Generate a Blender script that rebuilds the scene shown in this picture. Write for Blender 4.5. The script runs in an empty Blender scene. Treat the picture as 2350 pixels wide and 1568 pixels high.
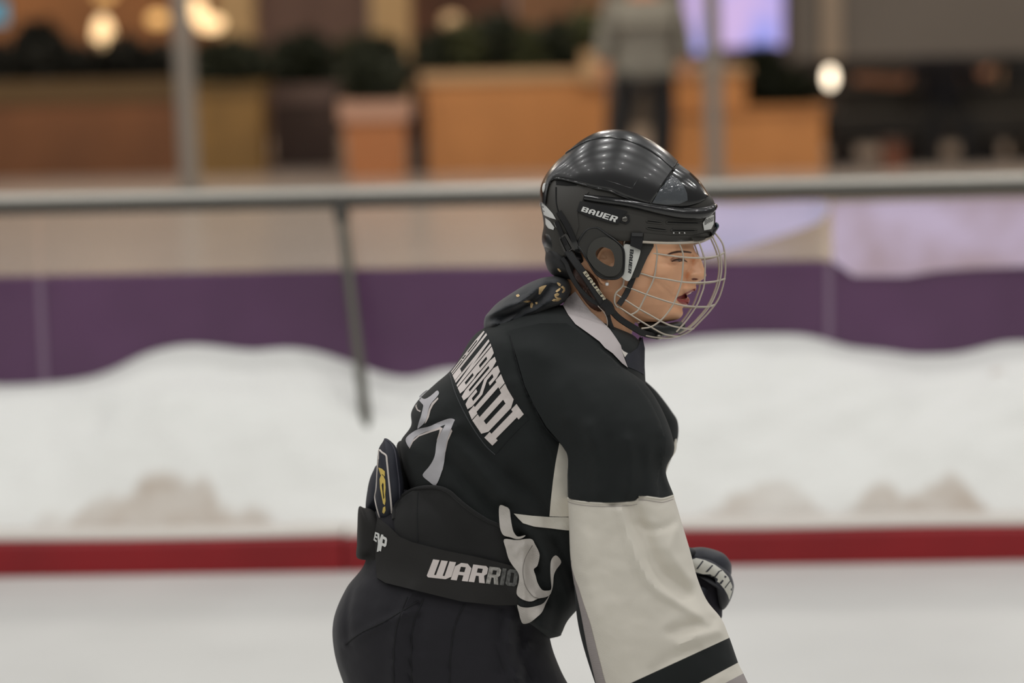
import bpy, bmesh, math, random
from mathutils import Vector, Matrix, noise
from mathutils.bvhtree import BVHTree
from mathutils.geometry import delaunay_2d_cdt
random.seed(7)
R = math.radians
sc = bpy.context.scene
COL = sc.collection

# ------------------------------------------------------------------ camera, world, lights, exposure
FPX = 5549.0; CX = 1175.0; CY = 784.0
CAM_Z = 1.81
cam_d = bpy.data.cameras.new('camera'); cam = bpy.data.objects.new('camera', cam_d); COL.objects.link(cam)
cam_d.sensor_width = 36.0; cam_d.lens = FPX / 2350 * 36.0
cam.location = (0, 0, CAM_Z)
PITCH = R(8.2); ROLL = R(-1.3)
CM = Matrix.Rotation(R(90) - PITCH, 4, 'X') @ Matrix.Rotation(ROLL, 4, 'Z')
cam.matrix_world = Matrix.Translation((0, 0, CAM_Z)) @ CM
cam_d.dof.use_dof = True; cam_d.dof.focus_distance = 3.9; cam_d.dof.aperture_fstop = 1.7
cam_d.clip_end = 200
sc.camera = cam
CMW = cam.matrix_world.copy()

world = bpy.data.worlds.new('world'); sc.world = world; world.use_nodes = True
bg = world.node_tree.nodes['Background']; bg.inputs[0].default_value = (1.0, 0.985, 0.96, 1); bg.inputs[1].default_value = 0.22

LAMPS = []
def area(name, loc, size, power, color=(1, .95, .88), shape='DISK', rot=(0, 0, 0), size_y=None):
    d = bpy.data.lights.new(name, 'AREA'); d.shape = shape; d.size = size; d.energy = power; d.color = color
    if size_y: d.size_y = size_y
    o = bpy.data.objects.new(name, d); o.location = loc; o.rotation_euler = rot; COL.objects.link(o)
    return o
# rows of ceiling lamps over the rink
for i in range(7):
    for j in range(6):
        area('ceiling_lamp', (-7.5 + i * 2.5, -3.0 + j * 2.4, 7.0), 0.28, 23, (1, .995, .975))
# warm unseen fill lights over the mall floor
for i in range(5):
    area('mall_fill', (-8 + i * 4, 18.0, 4.6), 0.5, 78, (1, .88, .72))
    area('mall_fill', (-8 + i * 4, 24.6, 4.8), 0.5, 85, (1, .8, .58))  # row added to brighten the far wall
for i in range(5):
    area('mall_fill', (-8 + i * 4, 13.0, 5.2), 0.5, 62, (1, .93, .88))  # row added to brighten the mall floor nearest the barrier

sc.view_settings.view_transform = 'Standard'; sc.view_settings.look = 'None'
sc.view_settings.gamma = 1.0; sc.view_settings.use_curve_mapping = False
sc.view_settings.exposure = 0.0

# ------------------------------------------------------------------ helpers
D0 = 4.0; S = D0 / FPX
def lin(c):
    return tuple(((x / 255) / 12.92 if x / 255 <= 0.04045 else ((x / 255 + 0.055) / 1.055) ** 2.4) for x in c)
def P(u, v, w=0.0):
    """point seen at pixel (u, v), w pixel-widths nearer than the skater's centre plane"""
    d = D0 - w * S
    return CMW @ Vector(((u - CX) / FPX * d, -(v - CY) / FPX * d, -d))
def mirror_pt(p):
    q = CMW.inverted() @ p
    q.z = -2 * D0 - q.z
    return CMW @ q
def ray(u, v):
    o = CMW.translation; p = CMW @ Vector(((u - CX) / FPX, -(v - CY) / FPX, -1.0))
    return o, (p - o)
def hit_z(u, v, z):
    o, d = ray(u, v); t = (z - o.z) / d.z; return o + d * t
def hit_y(u, v, y):
    o, d = ray(u, v); t = (y - o.y) / d.y; return o + d * t
def hit_plane(u, v, p0, n):
    o, d = ray(u, v); t = (p0 - o).dot(n) / d.dot(n); return o + d * t

MATS = {}
def mat(name, color, rough=0.6, metal=0.0, bump=None, var=0.0, vscale=6.0, coat=0.0, sheen=0.0, sss=0.0, emis=None, estr=0.0,
        trans=0.0, spec=0.5, weave=None, aniso=None):
    if name in MATS: return MATS[name]
    m = bpy.data.materials.new(name); m.use_nodes = True; nt = m.node_tree; b = nt.nodes['Principled BSDF']
    c = lin(color)
    b.inputs['Base Color'].default_value = (*c, 1); b.inputs['Roughness'].default_value = rough
    b.inputs['Metallic'].default_value = metal; b.inputs['Coat Weight'].default_value = coat
    b.inputs['Sheen Weight'].default_value = sheen; b.inputs['Specular IOR Level'].default_value = spec
    if sss:
        b.inputs['Subsurface Weight'].default_value = sss; b.inputs['Subsurface Radius'].default_value = (.012, .005, .003)
        b.inputs['Subsurface Scale'].default_value = 1.0
    if trans: b.inputs['Transmission Weight'].default_value = trans
    if emis:
        b.inputs['Emission Color'].default_value = (*lin(emis), 1); b.inputs['Emission Strength'].default_value = estr
    tc = nt.nodes.new('ShaderNodeTexCoord')
    if var:
        n = nt.nodes.new('ShaderNodeTexNoise'); n.inputs['Scale'].default_value = vscale; n.inputs['Detail'].default_value = 5
        nt.links.new(tc.outputs['Object'], n.inputs['Vector'])
        r = nt.nodes.new('ShaderNodeMapRange'); r.inputs[1].default_value = .3; r.inputs[2].default_value = .7
        r.inputs[3].default_value = 1 - var; r.inputs[4].default_value = 1 + var
        nt.links.new(n.outputs['Fac'], r.inputs[0])
        mx = nt.nodes.new('ShaderNodeVectorMath'); mx.operation = 'SCALE'; mx.inputs[0].default_value = c
        nt.links.new(r.outputs[0], mx.inputs['Scale']); nt.links.new(mx.outputs[0], b.inputs['Base Color'])
    h = None
    if bump:
        n = nt.nodes.new('ShaderNodeTexNoise'); n.inputs['Scale'].default_value = bump[0]; n.inputs['Detail'].default_value = 4
        nt.links.new(tc.outputs['Object'], n.inputs['Vector'])
        bp = nt.nodes.new('ShaderNodeBump'); bp.inputs['Strength'].default_value = bump[1]; bp.inputs['Distance'].default_value = bump[2] if len(bump) > 2 else .002
        nt.links.new(n.outputs['Fac'], bp.inputs['Height']); nt.links.new(bp.outputs[0], b.inputs['Normal']); h = bp
    if weave:
        wv = nt.nodes.new('ShaderNodeTexWave'); wv.wave_type = 'BANDS'; wv.bands_direction = 'DIAGONAL'; wv.inputs['Scale'].default_value = weave[0]
        wv.inputs['Distortion'].default_value = .3
        nt.links.new(tc.outputs['Object'], wv.inputs['Vector'])
        bp = nt.nodes.new('ShaderNodeBump'); bp.inputs['Strength'].default_value = weave[1]; bp.inputs['Distance'].default_value = .0008
        nt.links.new(wv.outputs['Fac'], bp.inputs['Height'])
        if h: nt.links.new(h.outputs[0], bp.inputs['Normal'])
        nt.links.new(bp.outputs[0], b.inputs['Normal'])
    MATS[name] = m
    return m

WLOC = {}
def wloc(o): return WLOC.get(o.name, Vector((0, 0, 0))) if o else Vector((0, 0, 0))
def empty(name, label, cat, loc, group=None, kind=None):
    o = bpy.data.objects.new(name, None); COL.objects.link(o); o.location = loc; WLOC[o.name] = Vector(loc)
    o.empty_display_size = .05
    o['label'] = label; o['category'] = cat
    if group: o['group'] = group
    if kind: o['kind'] = kind
    return o
def tag(o, label=None, cat=None, group=None, kind=None):
    if label: o['label'] = label
    if cat: o['category'] = cat
    if group: o['group'] = group
    if kind: o['kind'] = kind
    return o
def mesh_obj(name, verts, faces, m, parent=None, smooth=True, sharp=42, label=None, recalc=True, origin=None, mi=None, mats=None):
    bm = bmesh.new()
    vs = [bm.verts.new(v) for v in verts]
    for k, f in enumerate(faces):
        try:
            fc = bm.faces.new([vs[i] for i in f])
            if mi: fc.material_index = mi[k]
        except ValueError: pass
    bmesh.ops.remove_doubles(bm, verts=bm.verts, dist=1e-5)
    if recalc: bmesh.ops.recalc_face_normals(bm, faces=bm.faces)
    for f in bm.faces: f.smooth = smooth
    if smooth:
        for e in bm.edges:
            if len(e.link_faces) == 2 and e.calc_face_angle(0) > R(sharp): e.smooth = False
    c = origin if origin is not None else sum((v.co for v in bm.verts), Vector()) / max(1, len(bm.verts))
    for v in bm.verts: v.co -= c
    me = bpy.data.meshes.new(name); bm.to_mesh(me); bm.free()
    for mm in (mats or [m]): me.materials.append(mm)
    o = bpy.data.objects.new(name, me); COL.objects.link(o)
    o.location = c - wloc(parent); WLOC[o.name] = Vector(c)
    if parent: o.parent = parent
    if label: o['label'] = label
    return o

def cr(pts, n, closed=False):
    """Catmull-Rom resampling of tuples"""
    k = len(pts); out = []
    if closed: segs = k
    else: segs = k - 1
    tot = n if closed else n - 1
    for i in range(n):
        t = i / tot * segs
        if not closed: t = min(t, segs - 1e-9)
        a = int(t) % k; f = t - int(t)
        if closed: q = [pts[(a - 1) % k], pts[a], pts[(a + 1) % k], pts[(a + 2) % k]]
        else: q = [pts[max(a - 1, 0)], pts[a], pts[min(a + 1, k - 1)], pts[min(a + 2, k - 1)]]
        out.append(tuple(.5 * (2 * q[1][j] + (q[2][j] - q[0][j]) * f + (2 * q[0][j] - 5 * q[1][j] + 4 * q[2][j] - q[3][j]) * f * f
                               + (3 * q[1][j] - q[0][j] - 3 * q[2][j] + q[3][j]) * f ** 3) for j in range(len(q[0]))))
    return out
def lerp_tab(tab, x):
    if x <= tab[0][0]: return tab[0][1]
    for (a, b), (c, d) in zip(tab, tab[1:]):
        if x <= c: 
            t = (x - a) / (c - a); return b + (d - b) * t
    return tab[-1][1]
def smooth_tab(tab, x):
    return (lerp_tab(tab, x - 2.5) + lerp_tab(tab, x) * 2 + lerp_tab(tab, x + 2.5)) / 4
def seg_dist(px, py, pl):
    best = 1e9
    for (ax, ay), (bx, by) in zip(pl, pl[1:]):
        dx, dy = bx - ax, by - ay; L = dx * dx + dy * dy
        t = max(0, min(1, ((px - ax) * dx + (py - ay) * dy) / L)) if L else 0
        d = math.hypot(px - ax - t * dx, py - ay - t * dy)
        if d < best: best = d
    return best
def creases(lst):
    lst = [(cr(pl, 14) if len(pl) > 2 else pl, a, s) for pl, a, s in lst]
    boxes = [(min(p[0] for p in pl) - 3 * s, max(p[0] for p in pl) + 3 * s, min(p[1] for p in pl) - 3 * s, max(p[1] for p in pl) + 3 * s) for pl, a, s in lst]
    def f(u, v):
        t = 0
        for (pl, a, s), bx in zip(lst, boxes):
            if bx[0] < u < bx[1] and bx[2] < v < bx[3]:
                d = seg_dist(u, v, pl); t += a * math.exp(-(d / s) ** 2)
        return t
    return f
def nz(u, v, sc_=.01, seed=0.0):
    return noise.fractal(Vector((u * sc_, v * sc_, seed)), 1.0, 2.0, 3)

class Skin:
    """a surface in (u, v, w) space that other things can be laid upon"""
    def __init__(s, verts, faces): s.v = verts; s.f = faces; s.b = BVHTree.FromPolygons(verts, faces)
def near_w(skins, u, v, default=0.0):
    best = None
    for s in skins:
        h = s.b.ray_cast(Vector((u, v, 3000)), Vector((0, 0, -1)))
        if h[0] is not None and (best is None or h[0].z > best): best = h[0].z
    if best is None:
        bd = 1e9
        for s in skins:
            q = s.b.find_nearest(Vector((u, v, default)))
            if q[0] is not None and q[3] < bd: bd = q[3]; best = q[0].z
        if best is None: best = default
    return best

class GridW:
    """smoothed height lookup over a region"""
    def __init__(s, f, u0, u1, v0, v1, st=8, it=6, cap=None):
        s.u0, s.v0, s.st = u0, v0, st; s.nu = int((u1 - u0) / st) + 2; s.nv = int((v1 - v0) / st) + 2
        g = [[f(u0 + i * st, v0 + j * st) for i in range(s.nu)] for j in range(s.nv)]
        for _ in range(it):
            g = [[max(g[j][i] * .5 + .5 * g[j][i], (g[max(j - 1, 0)][i] + g[min(j + 1, s.nv - 1)][i] + g[j][max(i - 1, 0)] + g[j][min(i + 1, s.nu - 1)] + 2 * g[j][i]) / 6) for i in range(s.nu)] for j in range(s.nv)]
        s.g = g
    def __call__(s, u, v):
        x = max(0, min(s.nu - 1.001, (u - s.u0) / s.st)); y = max(0, min(s.nv - 1.001, (v - s.v0) / s.st)); i, j = int(x), int(y); fx, fy = x - i, y - j; g = s.g
        return (g[j][i] * (1 - fx) + g[j][i + 1] * fx) * (1 - fy) + (g[j + 1][i] * (1 - fx) + g[j + 1][i + 1] * fx) * fy

def emit(name, uvw, faces, m, parent=None, mirror=False, both=False, **kw):
    vs = [P(*p) for p in uvw]
    if mirror: vs = [mirror_pt(p) for p in vs]
    if both:
        n = len(vs); vs = vs + [mirror_pt(p) for p in vs]; faces = list(faces) + [tuple(i + n for i in f) for f in faces]
    return mesh_obj(name, vs, faces, m, parent, **kw)

def loft_uvw(secs, rows=60, M=64, e=1.0, fold=None, tw=0):
    """secs: (Au,Av,Bu,Bv,H,cw[,e]); rings through A (back edge) and B (front edge)"""
    ss = cr([tuple(x[:6]) for x in secs], rows)
    V = []; F = []
    for i, (au, av, bu, bv, H, cw) in enumerate(ss):
        for j in range(M):
            th = 2 * math.pi * j / M; c = math.cos(th); s = math.sin(th)
            c2 = math.copysign(abs(c) ** e, c); s2 = math.copysign(abs(s) ** e, s)
            u = (au + bu) / 2 + (au - bu) / 2 * c2; v = (av + bv) / 2 + (av - bv) / 2 * c2
            w = cw + H * s2
            if fold and s > 0: w += fold(u, v) * min(1, s * 2.2)
            V.append((u, v, w))
    for i in range(rows - 1):
        for j in range(M):
            a = i * M + j; b = i * M + (j + 1) % M
            F.append((a, b, b + M, a + M))
    F.append(tuple(range(M))); F.append(tuple((rows - 1) * M + j for j in range(M)))
    return V, F
def pillow_uvw(outline, C, H, cw=0, a=2.4, b=2.0, M=72, rings=14, fold=None, Hb=None, raw=False):
    o = outline if raw else cr(outline, M, True); M = len(o); Hb = H if Hb is None else Hb
    V = []; F = []
    rs = [math.sin(math.pi / 2 * (k + 1) / rings) for k in range(rings)]
    for side in (1, -1):
        base = len(V)
        V.append((C[0], C[1], cw + side * (H if side > 0 else Hb)))
        for r in rs:
            for p in o:
                u = C[0] + r * (p[0] - C[0]); v = C[1] + r * (p[1] - C[1])
                h = (max(0, 1 - r ** a)) ** (1 / b)
                w = cw + side * (H if side > 0 else Hb) * h
                if fold and side > 0: w += fold(u, v) * min(1, h * 1.6)
                V.append((u, v, w))
        for j in range(M): F.append((base, base + 1 + j, base + 1 + (j + 1) % M))
        for k in range(rings - 1):
            for j in range(M):
                x = base + 1 + k * M + j; y = base + 1 + k * M + (j + 1) % M
                F.append((x, y, y + M, x + M))
    return V, F
def inside(pt, poly):
    x, y = pt; c = False; j = len(poly) - 1
    for i in range(len(poly)):
        xi, yi = poly[i]; xj, yj = poly[j]
        if (yi > y) != (yj > y) and x < (xj - xi) * (y - yi) / (yj - yi) + xi: c = not c
        j = i
    return c
def fill2d(contours, sp=6.0, dens=True):
    """triangulated inside (even-odd) of closed 2-D contours with interior points"""
    pts = []; edges = []
    for c in contours:
        k0 = len(pts); cc = []
        for i in range(len(c)):
            a = c[i]; b = c[(i + 1) % len(c)]; L = math.hypot(b[0] - a[0], b[1] - a[1]); n = max(1, int(L / sp)) if dens else 1
            for q in range(n): cc.append((a[0] + (b[0] - a[0]) * q / n, a[1] + (b[1] - a[1]) * q / n))
        pts += cc; edges += [(k0 + i, k0 + (i + 1) % len(cc)) for i in range(len(cc))]
    x0 = min(p[0] for p in pts); x1 = max(p[0] for p in pts); y0 = min(p[1] for p in pts); y1 = max(p[1] for p in pts)
    bpts = list(pts); r = 0; y = y0 + sp / 2
    while y < y1:
        x = x0 + sp / 2 + (sp / 2 if r % 2 else 0)
        while x < x1:
            n_in = sum(inside((x, y), c) for c in contours)
            if n_in % 2 and min((bx - x) ** 2 + (by - y) ** 2 for bx, by in bpts) > (sp * .45) ** 2: pts.append((x, y))
            x += sp
        y += sp * .87; r += 1
    o = delaunay_2d_cdt([Vector(p) for p in pts], edges, [], 0, 1e-4)
    V = [(p.x, p.y) for p in o[0]]; F = []
    for f in o[2]:
        cx = sum(V[i][0] for i in f) / len(f); cy = sum(V[i][1] for i in f) / len(f)
        if sum(inside((cx, cy), c) for c in contours) % 2: F.append(tuple(f))
    return V, F
def slab(V2, F2, wf, off=2.0, th=2.0, mapuv=None):
    """give a filled 2-D patch thickness on the surface wf(u, v)"""
    uv = [mapuv(*p) if mapuv else p for p in V2]
    ws = [wf(*p) for p in uv]
    n = len(uv)
    V = [(p[0], p[1], w + off) for p, w in zip(uv, ws)] + [(p[0], p[1], w + off - th) for p, w in zip(uv, ws)]
    F = list(F2) + [tuple(i + n for i in reversed(f)) for f in F2]
    cnt = {}
    for f in F2:
        for i in range(len(f)):
            a, b = f[i], f[(i + 1) % len(f)]; k = (min(a, b), max(a, b)); cnt.setdefault(k, []).append((a, b))
    for k, l in cnt.items():
        if len(l) == 1: a, b = l[0]; F.append((b, a, a + n, b + n))
    return V, F
def patch(name, contours, m, parent, skins, off=2.5, th=4.0, sp=7.0, curve=None, wf=None, both=False, mirror=False, default=0.0, **kw):
    cs = [cr(c, curve, True) if curve else c for c in contours]
    V2, F2 = fill2d(cs, sp)
    f = wf or (lambda u, v: near_w(skins, u, v, default))
    V, F = slab(V2, F2, f, off, th)
    o = emit(name, V, F, m, parent, mirror=mirror, **kw)
    if both: emit(name, V, F, m, parent, mirror=True, **kw)
    return o
def tube_w(name, pts, r, m, parent=None, sides=8, n=None, flat=1.0, rad=None, **kw):
    """tube through world points; rad: list of radii"""
    if n: pts = [Vector(p) for p in cr([tuple(p) for p in pts], n)]
    if rad is not None: rr = [x[0] for x in cr([(x,) for x in rad], len(pts))]
    else: rr = [r] * len(pts)
    V = []; F = []; up = Vector((0.13, 1, .07)).normalized()
    for i, p in enumerate(pts):
        t = (pts[min(i + 1, len(pts) - 1)] - pts[max(i - 1, 0)]).normalized()
        a = up - t * up.dot(t)
        if a.length < 1e-3: a = Vector((1, 0, 0)) - t * t.x
        a.normalize(); b = t.cross(a); up = a
        for k in range(sides):
            th = 2 * math.pi * k / sides
            V.append(p + (a * math.cos(th) * flat + b * math.sin(th)) * rr[i])
    for i in range(len(pts) - 1):
        for k in range(sides):
            x = i * sides + k; y = i * sides + (k + 1) % sides; F.append((x, y, y + sides, x + sides))
    F.append(tuple(range(sides))); F.append(tuple((len(pts) - 1) * sides + k for k in range(sides)))
    if name is None: return V, F
    return mesh_obj(name, V, F, m, parent, sharp=60, **kw)
def multi(list_vf):
    V = []; F = []
    for v, f in list_vf:
        n = len(V); V += list(v); F += [tuple(i + n for i in x) for x in f]
    return V, F
def ribbon_uvw(pts, width, th, n=30):
    """flat strap: width in the picture plane, thickness towards the viewer; pts (u,v,w[,width])"""
    q = cr([tuple(p) + ((width,) if len(p) == 3 else ()) for p in pts], n); V = []; F = []
    for i, p in enumerate(q):
        a = q[max(i - 1, 0)]; b = q[min(i + 1, n - 1)]; dx = b[0] - a[0]; dy = b[1] - a[1]; L = math.hypot(dx, dy) or 1
        nx, ny = -dy / L, dx / L; hw = p[3] / 2
        for sx, sw in ((-1, -.5), (-.8, .5), (.8, .5), (1, -.5)):
            V.append((p[0] + nx * hw * sx, p[1] + ny * hw * sx, p[2] + th * sw))
    for i in range(n - 1):
        for k in range(4):
            x = i * 4 + k; y = i * 4 + (k + 1) % 4; F.append((x, y, y + 4, x + 4))
    F.append((0, 1, 2, 3)); F.append(tuple((n - 1) * 4 + k for k in range(4)))
    return V, F
def box_vf(c, s, rz=0.0, bev=0):
    M_ = Matrix.Translation(c) @ Matrix.Rotation(rz, 4, 'Z')
    V = [M_ @ Vector((x * s[0] / 2, y * s[1] / 2, z * s[2] / 2)) for x in (-1, 1) for y in (-1, 1) for z in (-1, 1)]
    return V, [(0, 1, 3, 2), (4, 6, 7, 5), (0, 4, 5, 1), (2, 3, 7, 6), (0, 2, 6, 4), (1, 5, 7, 3)]

G = {
 'A': [[(0,0),(0,4.6),(1.2,6),(2.8,6),(4,4.6),(4,0),(2.6,0),(2.6,1.9),(1.4,1.9),(1.4,0)], [(1.4,3),(1.4,4.7),(2.6,4.7),(2.6,3)]],
 'B': [[(0,0),(0,6),(3.4,6),(4,5.4),(4,3.6),(3.6,3),(4,2.4),(4,.6),(3.4,0)], [(1.3,3.6),(1.3,4.9),(2.7,4.9),(2.7,3.6)], [(1.3,1.1),(1.3,2.5),(2.7,2.5),(2.7,1.1)]],
 'U': [[(0,6),(1.4,6),(1.4,1.2),(2.6,1.2),(2.6,6),(4,6),(4,.6),(3.4,0),(.6,0),(0,.6)]],
 'E': [[(0,0),(0,6),(4,6),(4,4.8),(1.3,4.8),(1.3,3.6),(3.6,3.6),(3.6,2.4),(1.3,2.4),(1.3,1.2),(4,1.2),(4,0)]],
 'R': [[(0,0),(0,6),(3.4,6),(4,5.3),(4,3.3),(3.4,2.6),(4,0),(2.6,0),(2.1,2.3),(1.4,2.3),(1.4,0)], [(1.4,3.4),(1.4,4.9),(2.7,4.9),(2.7,3.4)]],
 'W': [[(0,6),(1.4,6),(1.4,1),(1.8,1),(1.8,6),(3.2,6),(3.2,1),(3.6,1),(3.6,6),(5,6),(5,1),(4,0),(.4,0),(0,.5)]],
 'I': [[(0,0),(0,6),(1.5,6),(1.5,0)]],
 'J': [[(0,0),(0,1),(.65,1),(.65,5),(0,5),(0,6),(3,6),(3,5),(2.35,5),(2.35,1),(3,1),(3,0)]],
 'O': [[(0,.8),(0,5.2),(.8,6),(3.2,6),(4,5.2),(4,.8),(3.2,0),(.8,0)], [(1.4,1.2),(1.4,4.8),(2.6,4.8),(2.6,1.2)]],
 'D': [[(0,0),(0,1),(.7,1),(.7,5),(0,5),(0,6),(3.4,6),(4.2,5.1),(4.2,.9),(3.4,0)], [(1.9,1.2),(1.9,4.8),(2.8,4.8),(2.8,1.2)]],
 'S': [[(0,.7),(0,2.1),(1.3,2.1),(1.3,1.1),(2.7,1.1),(2.7,2.3),(0,3.6),(0,5.3),(.8,6),(3.3,6),(4,5.3),(4,4),(2.7,4),(2.7,4.9),(1.3,4.9),(1.3,3.9),(4,2.6),(4,.7),(3.2,0),(.8,0)]],
 'N': [[(0,0),(0,6),(1.3,6),(2.7,2.8),(2.7,6),(4,6),(4,0),(2.7,0),(1.3,3.2),(1.3,0)]],
 'L': [[(0,0),(0,6),(1.4,6),(1.4,1.2),(4,1.2),(4,0)]],
 'Y': [[(0,6),(1.4,6),(2,3.9),(2.6,6),(4,6),(2.7,2.6),(2.7,0),(1.3,0),(1.3,2.6)]],
 'P': [[(0,0),(0,6),(3.4,6),(4,5.3),(4,3.1),(3.4,2.3),(1.4,2.3),(1.4,0)], [(1.4,3.4),(1.4,4.9),(2.7,4.9),(2.7,3.4)]],
}
GW = {'W': 5, 'I': 1.5, 'J': 3, 'D': 4.2}
def quadmap(tl, tr, br, bl):
    def f(a, b):
        x = (1 - a) * (1 - b) * bl[0] + a * (1 - b) * br[0] + a * b * tr[0] + (1 - a) * b * tl[0]
        y = (1 - a) * (1 - b) * bl[1] + a * (1 - b) * br[1] + a * b * tr[1] + (1 - a) * b * tl[1]
        return x, y
    return f
def letters(name, text, m, parent, fmap, wf, off=2.0, th=2.0, gap=.55, bounds=None, sp=6, **kw):
    """raised lettering; fmap takes (0..1, 0..1) to (u, v). Each letter is an object of its own"""
    tot = sum(GW.get(c, 4) + gap for c in text) - gap; x = 0; outs = []
    allV = []
    for i, ch in enumerate(text):
        gw = GW.get(ch, 4)
        a0, a1 = (x / tot, (x + gw) / tot) if not bounds else bounds[i]
        x += gw + gap
        cons = []
        for c in G[ch]:
            cc = []
            for k in range(len(c)):
                p, q = c[k], c[(k + 1) % len(c)]
                for s_ in range(3): cc.append((p[0] + (q[0] - p[0]) * s_ / 3, p[1] + (q[1] - p[1]) * s_ / 3))
            cons.append([fmap(a0 + (a1 - a0) * px / gw, py / 6) for px, py in cc])
        V2, F2 = fill2d(cons, sp)
        allV.append(slab(V2, F2, wf, off, th))
    V, F = multi(allV)
    return emit(name, V, F, m, parent, smooth=False, **kw)
# ------------------------------------------------------------------ materials of the setting
ICE = mat('ice', (206, 206, 202), .38, bump=(5, .15, .01), var=.05, vscale=1.6)
SNOW = mat('snow', (232, 232, 228), .8, bump=(60, .5, .006), var=.04, vscale=3)
REDP = mat('red_plastic', (140, 8, 20), .45, var=.12, vscale=3, bump=(8, .2))
WHP = mat('white_plastic', (214, 208, 200), .5)
PURP = mat('purple_film', (92, 60, 92), .28, var=.14, vscale=2.2, bump=(2.0, .5, .02))
STEEL = mat('brushed_steel', (176, 172, 164), .42, metal=.9, bump=(30, .05))
STEELD = mat('dark_steel', (104, 102, 94), .5, metal=.7)
GLASS = None
def glass_mat():
    m = bpy.data.materials.new('barrier_glass'); m.use_nodes = True; nt = m.node_tree; nt.nodes.clear()
    out = nt.nodes.new('ShaderNodeOutputMaterial'); mix = nt.nodes.new('ShaderNodeMixShader'); tr = nt.nodes.new('ShaderNodeBsdfTransparent')
    gl = nt.nodes.new('ShaderNodeBsdfGlossy'); gl.inputs['Roughness'].default_value = .08; fr = nt.nodes.new('ShaderNodeFresnel'); fr.inputs[0].default_value = 1.6
    tr.inputs[0].default_value = (.93, .93, .92, 1)
    nt.links.new(fr.outputs[0], mix.inputs[0]); nt.links.new(tr.outputs[0], mix.inputs[1]); nt.links.new(gl.outputs[0], mix.inputs[2])
    nt.links.new(mix.outputs[0], out.inputs[0]); return m
GLASS = glass_mat()
TILE = mat('mall_floor_stone', (182, 170, 162), .22, var=.06, vscale=1.2)

# ------------------------------------------------------------------ the barrier: kerb, snow, boards, rail
K0 = hit_z(0, 1325, 0); K1 = hit_z(2350, 1288, 0)
KD = (K1 - K0); KD.z = 0; KLEN = KD.length; KD.normalize(); KN = Vector((-KD.y, KD.x, 0)); KYAW = math.atan2(KD.y, KD.x)
def B(s, q, z): return K0 + KD * s + KN * q + Vector((0, 0, z - K0.z))
def s_of(u, v, q):
    h = hit_plane(u, v, B(0, q, 0), KN); return (h - K0).dot(KD), h.z
BQ = .78
zt = (s_of(0, 625, BQ)[1] + s_of(2350, 600, BQ)[1]) / 2          # top of the purple board
zr = (s_of(0, 462, BQ - .02)[1] + s_of(2350, 432, BQ - .02)[1]) / 2  # rail
ZK = (s_of(0, 1240, 0)[1] + s_of(2350, 1212, 0)[1]) / 2
print('board top', zt, 'rail', zr, 'kerb', ZK, 'len', KLEN)

# ice
v = [(-14, -12, 0), (14, -12, 0)] + [tuple(B(KLEN / 2 + 14, .0, 0)), tuple(B(KLEN / 2 - 14, .0, 0))]
fl = mesh_obj('floor', [Vector(x) for x in v], [(0, 1, 2, 3)], ICE, smooth=False)
tag(fl, 'pale grey-white rink ice in front of the red kerb', kind='structure')
# ground under the snow
g_ = mesh_obj('floor', [B(-11, 0, -.01), B(15, 0, -.01), B(15, BQ + .1, -.01), B(-11, BQ + .1, -.01)], [(0, 1, 2, 3)], mat('rubber_ground', (90, 84, 78), .8), smooth=False)
tag(g_, 'strip of dark ground under the snow bank', kind='structure')
MZ = .30
mf = mesh_obj('floor', [B(-22, BQ + .12, MZ), B(26, BQ + .12, MZ), Vector((22, 34, MZ)), Vector((-22, 34, MZ))], [(0, 1, 2, 3)], TILE, smooth=False)
tag(mf, 'glossy beige shopping mall floor behind the rink barrier', kind='structure')

# red kerb in lengths, bevelled, with a white top strip
kerb = empty('kerb', 'long low red kerb with a white top edge along the ice', 'kerb', B(KLEN / 2, .04, 0))
prof = [(0, 0), (0, ZK - .016), (.006, ZK - .004), (.016, ZK), (.16, ZK), (.16, 0)]
def extr(s0, s1, prof, m, name, par, n=8, wob=0.0, seed=0.0, **kw):
    V = []; F = []; k = len(prof)
    for i in range(n + 1):
        s = s0 + (s1 - s0) * i / n; dz = noise.noise(Vector((s * 1.3, seed, 0))) * wob
        for q, z in prof: V.append(B(s, q, z + (dz if z > .03 else 0)))
    for i in range(n):
        for j in range(k):
            a = i * k + j; b = i * k + (j + 1) % k; F.append((a, b, b + k, a + k))
    F.append(tuple(range(k))); F.append(tuple(n * k + j for j in range(k)))
    return mesh_obj(name, V, F, m, par, sharp=25, **kw)
sj = s_of(2350 * .335, 1260, 0)[0]
cuts = [sj - 7.2, sj - 3.6, sj, sj + 3.6, sj + 7.2]
for a, b in zip(cuts, cuts[1:]):
    extr(a + .003, b - .003, prof, REDP, 'kerb_section', kerb, n=24, wob=.008, seed=a)
    extr(a + .003, b - .003, [(.012, ZK + .001), (.012, ZK + .011), (.15, ZK + .013), (.15, ZK + .001)], WHP, 'top_strip', kerb, n=24, wob=.008, seed=a)

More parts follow.
